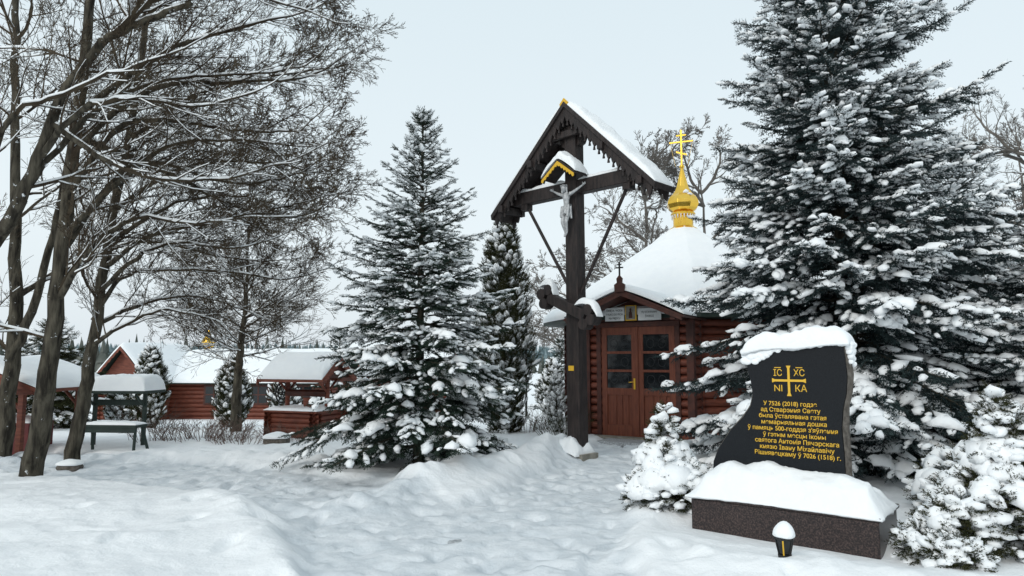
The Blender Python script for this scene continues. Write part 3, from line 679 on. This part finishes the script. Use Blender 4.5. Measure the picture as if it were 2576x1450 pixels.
def snowy_bush(name,base,parts,seed,leaf=THUJA,dens=.14,ps=1.0):
    P=empty(name); r=random.Random(seed); bx,by,bz=base; O=[];D=[];L=[]; BO=[];BX=[];BS=[]
    for (ox,oy,oz,rx,rz,n) in parts:
        for i in range(int(n*1.4)):
            a=r.uniform(0,6.283); zz=r.uniform(-1,1); q=math.sqrt(1-zz*zz); rr=r.uniform(.65,1.06)
            O.append((bx+ox+rx*q*math.cos(a)*rr,by+oy+rx*q*math.sin(a)*rr,max(bz+.02,bz+oz+rz*zz*rr))); D.append((q*math.cos(a)+r.gauss(0,.3),q*math.sin(a)+r.gauss(0,.3),zz*.6+.05+r.gauss(0,.2))); L.append(r.uniform(.07,.13))
        for i in range(int(n*dens*min(1.6,.34/rx))+2):
            a=r.uniform(0,6.283); zz=r.uniform(0.05,1)**.8; q=math.sqrt(max(0,1-zz*zz))
            BO.append((bx+ox+rx*q*math.cos(a),by+oy+rx*q*math.sin(a),max(bz+.03,bz+oz+rz*zz))); s=r.uniform(.26,.52)*min(rx,.30)*ps; BX.append((math.cos(a),math.sin(a),-.5*q)); BS.append((s*1.1,s*1.15,s*.75))
    build_foliage('foliage',O,D,L,.2,1.1,leaf,P,seed,snw=.45,snh=.35)
    A=Acc(); add_pads(A,BO,BX,BS,seed,0)
    A.obj('snow_clumps',[SNOW],True,P); return P
snowy_bush('juniper_shrub',(1.62,7.3,.0),[(0,0,.25,.34,.27,520),(-.02,.1,.5,.24,.22,240),(-.03,.12,.78,.12,.2,120),(-.01,.12,.98,.045,.13,40),(.2,-.1,.32,.2,.2,200),(-.26,0,.2,.16,.2,140)],1,dens=.10)
snowy_bush('juniper_shrub',(3.98,5.75,.0),[(0,0,.35,.48,.38,900),(.15,.1,.7,.33,.3,520),(.05,.05,1.0,.16,.2,240),(-.0,.02,1.2,.06,.13,60),(-.45,-.1,.25,.25,.25,300),(.5,0,.5,.35,.4,600)],2,dens=.085,ps=.72)
snowy_bush('juniper_shrub',(3.35,5.40,.0),[(0,0,.10,.16,.15,260),(-.1,.25,.12,.15,.15,120)],3,dens=.08,ps=.8)
snowy_bush('juniper_shrub',(4.5,6.9,.0),[(0,0,.3,.5,.4,500),(.5,0,.5,.5,.5,500)],4,dens=.09,ps=.8)

# ================= BARE TREES, LEFT
rg=random.Random(42)
def trunk_extra(segs,Q,k,rg,z0,L0=2.0):
    n=len(Q)
    for i in range(k):
        j=rg.randint(int(n*z0),n-2); p=Q[j]; a=rg.uniform(0,6.283); d=Vector((math.cos(a)+.35,math.sin(a)*.8,rg.uniform(.1,.9))).normalized()
        grow(segs,p[:],d[:],L0*rg.uniform(.6,1.1),.03,0,rg,.10,.10,(10,7,5),.7)
segs=[]
Q=polyseg([(-6.42,9.4,-.1),(-6.22,9.3,1.0),(-6.1,9.2,2.14),(-5.95,9.1,3.83),(-5.8,9,5.6),(-5.7,9,7.4)],.15,.05,segs); trunk_extra(segs,Q,7,rg,.35)
Ls=[[(-6.0,9.1,3.6),(-5.4,9.0,4.6),(-4.7,9.0,4.8),(-3.86,8.9,4.65),(-3.2,8.9,4.6),(-2.75,8.8,4.6)],
[(-6.07,9.15,2.9),(-5.6,9.4,4.0),(-5.08,9.5,4.37),(-4.06,9.6,4.1),(-3.3,9.6,4.15),(-2.9,9.6,4.3)],
[(-5.85,9.05,4.9),(-4.8,9.0,5.7),(-3.7,9.0,6.1),(-2.9,9.0,6.3)],
[(-5.9,9.05,4.4),(-4.75,8.8,5.15),(-3.7,8.7,5.2),(-2.9,8.7,5.25),(-2.4,8.7,5.4)],
[(-5.9,9.1,4.6),(-5.0,9.6,4.3),(-4.2,10,3.9),(-3.4,10.1,3.7),(-2.9,10.1,3.8)],
[(-6.1,9.2,2.3),(-5.5,8.9,3.0),(-4.8,8.7,3.4),(-4.0,8.6,3.3),(-3.3,8.6,3.4)],
[(-6.0,9.1,3.2),(-5.2,8.8,3.8),(-4.4,8.6,4.3),(-3.6,8.6,4.4),(-2.9,8.5,4.3)]]
for q in Ls: limb(segs,q,.05,.010,rg,nc=16,cl=1.25)
bare_tree('bare_tree',segs,rg)
segs=[]
Q=polyseg([(-6.62,10.6,-.1),(-6.5,10.6,.9),(-6.34,10.5,1.93),(-6.22,10.5,3.45),(-5.96,10.5,5.35),(-5.8,10.5,7.3)],.12,.04,segs); trunk_extra(segs,Q,6,rg,.35)
Ls=[[(-6.36,10.5,2.2),(-6.0,10.5,2.84),(-5.2,10.4,2.95),(-4.3,10.4,2.92),(-3.5,10.3,2.8),(-3.1,10.3,2.85)],
[(-6.34,10.5,1.8),(-6.1,10.4,1.95),(-5.35,10.3,2.3),(-4.87,10.3,2.3),(-4.3,10.2,2.15)],
[(-6.25,10.5,3.0),(-5.3,10.0,3.4),(-4.4,9.8,3.55),(-3.5,9.7,3.7),(-3.0,9.6,3.8)],
[(-6.15,10.5,3.9),(-5.2,10.6,4.6),(-4.1,10.8,4.75),(-3.2,10.9,4.6)],
[(-6.0,10.5,5.0),(-5.1,10.7,5.8),(-3.9,10.9,6.2),(-3.0,11,6.4)],
[(-6.3,10.5,2.6),(-5.6,10.2,3.1),(-4.9,10,3.3),(-4.1,9.9,3.2),(-3.5,9.8,3.3)],
[(-6.2,10.5,3.4),(-5.4,10.9,4.1),(-4.6,11.2,4.3),(-3.7,11.3,4.1)],
[(-6.35,10.5,2.1),(-5.7,10.8,2.5),(-5.0,11,2.6),(-4.3,11,2.4)]]
for q in Ls: limb(segs,q,.04,.010,rg,nc=15,cl=1.2)
bare_tree('bare_tree',segs,rg)
segs=[]
Q=polyseg([(-8.1,11.2,-.1),(-8.0,11.1,1.0),(-7.9,11,2.25),(-8.0,11,3.5),(-8.15,11,5.5),(-8.3,11,7.6)],.15,.05,segs); trunk_extra(segs,Q,11,rg,.25,2.3)
Q=polyseg([(-7.95,11,1.6),(-7.6,11,2.6),(-7.35,11,3.9),(-7.2,11,5.5),(-7.1,11,7.5)],.08,.03,segs); trunk_extra(segs,Q,8,rg,.2,2.0)
limb(segs,[(-7.9,11,2.6),(-7.2,11.3,3.2),(-6.2,11.6,3.6),(-5.2,11.8,3.4),(-4.4,11.9,3.3)],.05,.012,rg,14,1.2)
bare_tree('bare_tree',segs,rg)
segs=[]
Q=polyseg([(-7.4,8.0,-.1),(-7.0,8.0,1.3),(-6.4,8.0,2.5),(-6.0,8,3.06),(-5.68,8,3.78),(-5.41,8,4.7),(-4.93,8,5.4),(-4.41,8,5.7),(-3.9,8,5.9)],.12,.03,segs); trunk_extra(segs,Q,5,rg,.4,1.8)
Ls=[[(-5.75,8,3.6),(-5.3,8.3,4.55),(-4.75,8.4,5.0),(-4.0,8.4,5.15),(-3.2,8.4,5.2),(-2.6,8.4,5.3)],
[(-6.4,8,2.5),(-5.76,7.6,4.2),(-5.1,7.6,4.6),(-4.4,7.5,4.85),(-3.7,7.5,5.1)],
[(-5.5,8,4.4),(-4.9,8.0,4.0),(-4.2,8.1,3.75),(-3.4,8.2,3.8),(-2.7,8.2,4.0)],
[(-5.2,8,5.1),(-4.4,8.0,5.9),(-3.4,8.1,6.1),(-2.5,8.2,5.9)],
[(-5.6,8,4.0),(-5.0,7.8,4.5),(-4.3,7.7,4.6),(-3.6,7.7,4.5),(-2.9,7.7,4.7)]]
for q in Ls: limb(segs,q,.042,.010,rg,nc=15,cl=1.1)
bare_tree('bare_tree',segs,rg)
segs=[]; b0=g(-6.2,15.8)
Q=polyseg([(-6.2,15.8,b0-.1),(-6.22,15.8,.7),(-6.2,15.8,1.5),(-6.15,15.8,2.3),(-6.1,15.8,3.6),(-6.1,15.8,5.0)],.14,.02,segs)
for i in range(34):
    j=rg.randint(int(len(Q)*.42),len(Q)-2); a=i*2.4; fz=(Q[j].z-1.2)/3.8
    d=Vector((math.cos(a),math.sin(a),.15+.9*max(0,fz))).normalized(); grow(segs,Q[j][:],d[:],(2.3-1.3*fz)*rg.uniform(.75,1.1),.026,0,rg,.10,.08,(11,7,4),.65)
bare_tree('bare_tree',segs,rg,.8)
def oak(name,x,y,H,seed,rm=.010,n=13):
    rg=random.Random(seed); segs=[]; b=g(x,y)
    Q=polyseg([(x,y,b-.2),(x+.1,y,b+H*.2),(x-.1,y,b+H*.45),(x+.15,y,b+H*.7),(x,y,b+H*.93)],H*.018,.02,segs)
    for i in range(n):
        j=rg.randint(int(len(Q)*.25),len(Q)-2); a=i*2.4; fz=(Q[j].z-b)/H
        d=Vector((math.cos(a),math.sin(a)*.8,.35+.5*fz)).normalized(); grow(segs,Q[j][:],d[:],H*(.5-.30*fz)*rg.uniform(.8,1.1),H*.0065,0,rg,.03,.14,(9,8,8),.8,rmin=rm)
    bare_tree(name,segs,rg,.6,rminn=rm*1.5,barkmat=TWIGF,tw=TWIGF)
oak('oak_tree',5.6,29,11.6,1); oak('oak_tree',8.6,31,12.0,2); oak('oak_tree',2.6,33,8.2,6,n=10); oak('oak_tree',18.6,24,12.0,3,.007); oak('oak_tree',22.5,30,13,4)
oak('oak_tree',-14,38,7,5,.013,9)

# ================= LEFT SIDE STRUCTURES
def gable_parts(P,f,L0,L1,hw,ze,zr,m,th=.06,snow=.15,trim=None,amp=.15,nu=50,nv=30):
    for sg in(-1,1):
        prism('roof_slope',f,[(0,zr),(sg*hw,ze),(sg*hw,ze-th),(0,zr-th)],L0,L1,m,P)
        if trim: 
            for b in(L0-.02,L1): prism('roof_trim',f,[(0,zr+.01),(sg*hw*1.02,ze+.01)]+[(sg*hw*(1.02-1.02*k/16),ze+(zr-ze)*k/16-(.16 if k%2 else .11)) for k in range(16)]+[(0,zr-.14)],b,b+.025,trim,P)
    mid=(L0+L1)/2; hl=abs(L1-L0)/2
    snow_patch('roof_snow',lambda u,v:f.p(hw*1.02*u,mid+hl*1.0*v,zr-(zr-ze)*(abs(u)**1.1)),snow,P,nu,nv,p=12,amp=amp,freq=2,seed=4)
w=empty('log_well'); wx,wy=-4.28,14.6; wz=g(wx,wy); f=Fr((wx,wy,wz),(.93,-.36)); lg=[]
for j in range(5):
    z=.05+j*.1
    for b in(-.45,.45): lg.append((*f.p(-.66,b,z),*f.p(.66,b,z),.055,.055))
    for a in(-.55,.55): lg.append((*f.p(a,-.56,z+.05),*f.p(a,.56,z+.05),.055,.055))
V,F=tubes(lg,10); raw('log_curb',V,F,[WOOD],smooth=True,parent=w); box('curb_core',f,-.51,.51,-.41,.41,-.05,.5,WOOD,w)
box('curb_top',f,-.66,.66,-.56,.56,.51,.55,WOOD,w); snow_patch('curb_snow',lambda u,v:f.p(.66*u,.56*v,.55),.07,w,26,22,p=6)
for a in(-.5,.5):
    cyl('well_post',f.p(a,0,.1),f.p(a,0,1.22),.05,WOOD,w,10)
    for sg in(-1,1): cyl('well_brace',f.p(a,0,.9),f.p(a,sg*.34,1.17),.025,WOOD,w,8)
box('tie_beam_front',f,-.55,.55,-.42,-.35,1.14,1.21,WOOD,w); box('tie_beam_back',f,-.55,.55,.35,.42,1.14,1.21,WOOD,w)
cyl('windlass',f.p(-.5,0,.88),f.p(.5,0,.88),.075,DARKR,w,14)
ff=Fr((wx,wy,wz),(f.n.x,f.n.y))
gable_parts(w,ff,-.80,.80,.58,1.18,1.64,WOOD,trim=WOOD,snow=.11)
for b in(-.74,.74): prism('gable_board',ff,[(-.5,1.20),(.5,1.20),(0,1.60)],b-.02,b+.02,DARKR,w)
wh=[]; wc=f.p(-.64,.0,.88)
for i in range(20):
    a0=2*math.pi*i/20;a1=2*math.pi*(i+1)/20
    for rr_ in(.21,.14): wh.append((*(wc+f.n*rr_*math.cos(a0)+Vector((0,0,rr_*math.sin(a0)))),*(wc+f.n*rr_*math.cos(a1)+Vector((0,0,rr_*math.sin(a1)))),.016,.016))
for i in range(6):
    a0=math.pi*i/3; wh.append((*wc,*(wc+f.n*.23*math.cos(a0)+Vector((0,0,.23*math.sin(a0)))),.013,.011))
tube_obj('well_wheel',wh,IRON,w,6); cyl('bucket',f.p(.2,.2,.60),f.p(.2,.2,.8),.10,WOOD,w,14,r1=.12)
def log_house(name,o,e,L,W,hw,hr,ov=.4,ridge='e',wins=()):
    P=empty(name); f=Fr(o,e); lg=[]; r_=.11; nl=int(hw/.2)
    for j in range(nl+1):
        z=.1+j*.2
        for b in(-W/2,W/2): lg.append((*f.p(-L/2-.15,b,z),*f.p(L/2+.15,b,z),r_,r_))
        for a in(-L/2,L/2): lg.append((*f.p(a,-W/2-.15,z),*f.p(a,W/2+.15,z),r_,r_))
    V,F=tubes(lg,10); raw('log_walls',V,F,[WOOD],smooth=True,parent=P); box('wall_core',f,-L/2,L/2,-W/2,W/2,-.3,hw,WOOD,P)
    if ridge=='e':
        ff=Fr(o,(f.n.x,f.n.y)); gable_parts(P,ff,-L/2-ov,L/2+ov,W/2+ov,hw,hr,GREEN,snow=.25,trim=WOOD,amp=.1)
        for b in(-L/2,L/2): prism('gable_board',ff,[(-W/2-.1,hw),(W/2+.1,hw),(0,hr-.1)],b-.03,b+.03,WOOD,P)
    else:
        gable_parts(P,f,-W/2-ov,W/2+ov,L/2+ov,hw,hr,GREEN,snow=.25,trim=WOOD,amp=.1)
        for b in(-W/2,W/2): prism('gable_board',f,[(-L/2-.1,hw),(L/2+.1,hw),(0,hr-.1)],b-.03,b+.03,WOOD,P)
    for a in wins:
        box('window_frame',f,a-.5,a+.5,W/2+.08,W/2+.16,.75,1.65,DARKR,P); box('window_glass',f,a-.4,a+.4,W/2+.15,W/2+.17,.83,1.57,GLASS,P,0)
        box('window_bar',f,a-.03,a+.03,W/2+.165,W/2+.185,.83,1.57,DARKR,P,0); box('window_bar',f,a-.4,a+.4,W/2+.165,W/2+.184,1.18,1.23,DARKR,P,0)
    return P
z0=g(-13,35)
log_house('log_house',(-12.2,35,z0),(1,-.05),7.6,5,1.75,3.15,wins=(-1.5,.6,2.7))
log_house('log_house',(-17.0,33.2,z0),(1,-.05),2.0,5,1.75,3.4,ridge='n',wins=(0.,),ov=.35)
log_house('log_house',(-25.5,50,g(-25,50)),(.88,.46),5,5,1.8,3.2)
log_house('log_house',(-6.6,40,g(-6.6,40)),(1,.0),6,6,2.0,3.6,wins=(-1.5,1.5))
og=empty('gold_cupola'); zz=1.6
lathe('drum',(-16.2,37,zz),[(.2,-1.0),(.2,.55),(.25,.6)],GOLD,og,12); lathe('onion',(-16.2,37,zz+.6),[(.18,0),(.33,.15),(.36,.3),(.26,.5),(.12,.7),(.05,.9),(.02,1.1)],GOLD,og,12)
sh=empty('wooden_shelter'); sx,sy=-8.75,12.3; sz=g(sx,sy)-.02; f=Fr((sx,sy,sz),(1,0)); ze=1.12-sz
for a in(-.95,.66):
    for b in(-.75,.75): 
        box('shelter_post',f,a-.045,a+.045,b-.045,b+.045,-.1,ze-.02,WOOD,sh)
        cyl('knee_brace',f.p(a,b,ze-.38),f.p(a-.3 if a>0 else a+.3,b,ze-.05),.03,WOOD,sh,8)
for b in(-.75,.75): box('shelter_plate',f,-1.1,.85,b-.05,b+.05,ze-.1,ze,WOOD,sh)
gable_parts(sh,f,-1.0,1.0,1.08,ze,ze+.40,WOOD,snow=.15)
for b in(-.95,.95): prism('gable_board',f,[(-1.0,ze),(1.0,ze),(0,ze+.36)],b-.02,b+.02,WOOD,sh)
box('red_box',f,-.45,.52,-.3,.35,0,.55,BURG,sh); snow_patch('box_snow',lambda u,v:f.p(.04+.5*u,.02+.34*v,.55),.08,sh,20,16)
bs=empty('roofed_stand'); f=Fr((-7.0,12.6,g(-7,12.6)),(.99,-.05)); zb=f.o.z; ze=1.0-zb
for a in(-.52,.40):
    box('stand_post',f,a-.03,a+.03,-.03,.03,-.1,ze,GREEN,bs)
    cyl('stand_arm',f.p(a,0,ze-.25),f.p(a,.3,ze-.02),.02,GREEN,bs,8)
box('stand_rail',f,-.52,.40,-.02,.02,ze-.22,ze-.12,GREEN,bs)
box('stand_roof',f,-.58,.58,-.34,.34,ze,ze+.05,GREEN,bs)
snow_patch('stand_snow',lambda u,v:f.p(.58*u,.34*v,ze+.05),.27,bs,36,24,p=9,amp=.10,q=.42,seed=9)
bn=empty('wooden_bench'); f=Fr((-6.75,11.9,g(-6.75,11.9)),(.96,-.1))
box('bench_seat',f,-.5,.5,-.16,.16,.38,.43,GREEN,bn); box('bench_apron',f,-.5,.5,.12,.15,.30,.38,GREEN,bn)
for a in(-.45,.45):
    for sg in(-1,1): cyl('bench_leg',f.p(a,sg*.08,.4),f.p(a+(.06 if a>0 else -.06),sg*.2,-.05),.025,GREEN,bn,8)
snow_patch('bench_snow',lambda u,v:f.p(.5*u,.16*v,.43),.05,bn,26,10,seed=3)
def boulder(x,y,r_,seed):
    P=empty('snowy_boulder'); z=g(x,y); V=IV3*(1+.12*np.sin(IV3[:,0:1]*4+seed)*np.cos(IV3[:,1:2]*5)); 
    raw('rock',V*np.array([r_,r_*.8,r_*.5])+np.array([x,y,z+r_*.12]),IF3,[GRANR],smooth=True,parent=P)
    W=V*np.array([r_*1.05,r_*.86,r_*.42]); W[:,2]=np.where(W[:,2]<0,W[:,2]*.2,W[:,2]); raw('snow_cap',W+np.array([x,y,z+r_*.38]),IF3,[SNOW],smooth=True,parent=P)
boulder(-4.35,13.0,.24,1); boulder(-6.45,10.3,.17,2); boulder(-7.9,11.4,.15,3)
def ground_lantern(x,y,s=1):
    P=empty('garden_lantern'); z=g(x,y)-.03
    lathe('lantern_base',(x,y,z),[(.03*s,-.05),(.05*s,.02),(.055*s,.05)],IRON,P,8,False)
    lathe('lantern_glass',(x,y,z+.05*s),[(.042*s,0),(.068*s,.12*s)],GLASS,P,6,False)
    for i in range(6):
        a=2*math.pi*i/6; cyl('lantern_bar',(x+.045*s*math.cos(a),y+.045*s*math.sin(a),z+.05*s),(x+.072*s*math.cos(a),y+.072*s*math.sin(a),z+.175*s),.006*s,GOLDP if i%3==1 else IRON,P,6)
    lathe('lantern_rim',(x,y,z+.17*s),[(.08*s,0),(.085*s,.012*s),(.05*s,.03*s)],IRON,P,6,False)
    V=IV3*(1+.06*np.sin(IV3[:,0:1]*4+1)); W=V*np.array([.088,.088,.10])*s; W[:,2]=np.where(W[:,2]<0,W[:,2]*.25,W[:,2]); raw('lantern_snow',W+np.array([x,y,z+.20*s]),IF3,[SNOW],smooth=True,parent=P)
ground_lantern(2.03,5.32,.95)
def drybush(name,x,y,r_,h,n,seed,m=BUSHT):
    rg=random.Random(seed); s=[]
    for i in range(n):
        a=rg.uniform(0,6.283);q=rg.random()**.5*r_; px,py=x+q*math.cos(a),y+q*math.sin(a)*.6; grow(s,(px,py,g(px,py)-.03),(math.cos(a)*.5,math.sin(a)*.5,.9),h*rg.uniform(.5,1.1),.006,1,rg,.0,.14,(0,5,0),.7,.003)
    V,F=tubes(s,3); return raw(name,V,F,[m],smooth=False)
drybush('dry_shrub',-6.0,13.6,.9,.38,170,1); drybush('dry_shrub',-6.9,13.4,.4,.7,30,2); drybush('dry_shrub',-4.2,13.6,.6,.3,60,5); drybush('dry_shrub',1.0,14.2,.5,.55,60,3,THUJA); drybush('dry_shrub',-5.0,13.0,.5,.2,50,6)
drybush('dry_shrub',.3,15.6,.8,.5,70,7)
column('juniper_sapling',(.95,15.0,g(.95,15)-.05),1.25,.22,77,500,THUJA,snow=.7,sl=.11)
pv=Fr((-.48,6.35,g(-.48,6.35)+.012),(.93,-.25)); box('drain_cover',pv,-.08,.08,-.055,.055,-.03,.006,mat('wet_stone',(.22,.23,.24),(.5,.53,.55),scale=18),None,.003)
spruce('pine_tree',(-11.6,17.5,g(-11.6,17.5)),2.7,.4,1.3,14,110,THUJA,snow=.35,sl=.28,pad=.1)
spruce('pine_tree',(-13.8,19.5,g(-13.8,19.5)),2.4,.3,1.4,15,80,THUJA,snow=.35,sl=.3,pad=.1)
spruce('spruce_tree',(1.9,26.5,g(1.9,26.5)),3.2,.3,1.0,16,90,NEED,snow=.6,sl=.28)
spruce('pine_tree',(-7.2,29,g(-7,29)),3.8,.4,1.2,17,70,NEED,snow=.3,sl=.35,pad=.1)
def forest(name,y0,y1,x0,x1,n,h0,h1,m,seed):
    r=np.random.default_rng(seed); x=r.uniform(x0,x1,n); y=r.uniform(y0,y1,n); z=G(x,y); h=r.uniform(h0,h1,n)
    T=[];TF=[]
    for lv in range(5):
        rr=1-lv*.19; zb=.05+lv*.18; b=len(T)
        for k in range(7): a=2*math.pi*k/7+lv; q=rr*(1 if k%2 else .7); T.append((q*math.cos(a),q*math.sin(a),zb))
        T.append((0,0,zb+.32)); 
        for k in range(7): TF.append((b+k,b+(k+1)%7,b+7))
    T=np.array(T);TF=np.array(TF); an=r.uniform(0,6.28,n); X=np.stack([np.cos(an),np.sin(an),0*an],1);Y=np.stack([-np.sin(an),np.cos(an),0*an],1); w_=h*r.uniform(.2,.34,n)
    V,F=inst(T,TF,np.stack([x,y,z-.3],1),X,Y,np.repeat([[0,0,1.]],n,0),np.stack([w_,w_,h],1)); return raw(name,V,F,[m],smooth=False)
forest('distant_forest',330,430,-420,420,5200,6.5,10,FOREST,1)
forest('distant_trees',125,160,-160,-2,500,2.5,5.5,FOREST2,2); forest('distant_trees',140,170,-2,120,420,2.0,4.2,FOREST2,3)
forest('distant_trees',60,75,-70,-18,110,3.0,5.2,FOREST2,4)
lp=empty('street_lamp'); lx,ly=.55,27.; lz=g(lx,ly); cyl('pole',(lx,ly,lz),(lx,ly,2.1),.045,IRON,lp,8); lathe('lantern',(lx,ly,2.1),[(.08,0),(.17,.35),(.20,.36),(.04,.55),(.02,.6)],IRON,lp,6,False)

# ================= LIGHT, SKY, CAMERA
W=bpy.data.worlds.new('World'); S.world=W; W.use_nodes=True; nt=W.node_tree; bg=nt.nodes['Background']; ou=nt.nodes['World Output']
sk=nt.nodes.new('ShaderNodeTexSky'); sk.sky_type='NISHITA'; sk.sun_disc=False; sk.sun_elevation=math.radians(32); sk.sun_rotation=math.radians(215); sk.dust_density=4
nt.links.new(sk.outputs[0],bg.inputs[0]); bg.inputs[1].default_value=.015
b2=nt.nodes.new('ShaderNodeBackground'); b2.inputs[1].default_value=.99
tc=nt.nodes.new('ShaderNodeTexCoord'); sp=nt.nodes.new('ShaderNodeSeparateXYZ'); nt.links.new(tc.outputs['Generated'],sp.inputs[0])
rp=nt.nodes.new('ShaderNodeValToRGB'); rp.color_ramp.elements[0].position=0; rp.color_ramp.elements[0].color=(.74,.81,.86,1); rp.color_ramp.elements[1].position=.5; rp.color_ramp.elements[1].color=(.72,.825,.87,1)
e2=rp.color_ramp.elements.new(.18); e2.color=(.80,.88,.91,1)
nt.links.new(sp.outputs['Z'],rp.inputs[0]); nt.links.new(rp.outputs[0],b2.inputs[0])
ad=nt.nodes.new('ShaderNodeAddShader'); nt.links.new(bg.outputs[0],ad.inputs[0]); nt.links.new(b2.outputs[0],ad.inputs[1]); nt.links.new(ad.outputs[0],ou.inputs[0])
sd=bpy.data.lights.new('sun','SUN'); sd.energy=1.0; sd.angle=math.radians(25); sd.color=(1,.97,.93); so=bpy.data.objects.new('sun',sd); link(so)
so.rotation_euler=(math.radians(58),0,math.radians(-35))
cd=bpy.data.cameras.new('camera'); cd.sensor_width=36; cd.lens=24.3; cd.clip_end=3000; co=bpy.data.objects.new('camera',cd); link(co)
co.location=(0,0,1.6); co.rotation_euler=(math.radians(95.9),0,0); S.camera=co
print('done')
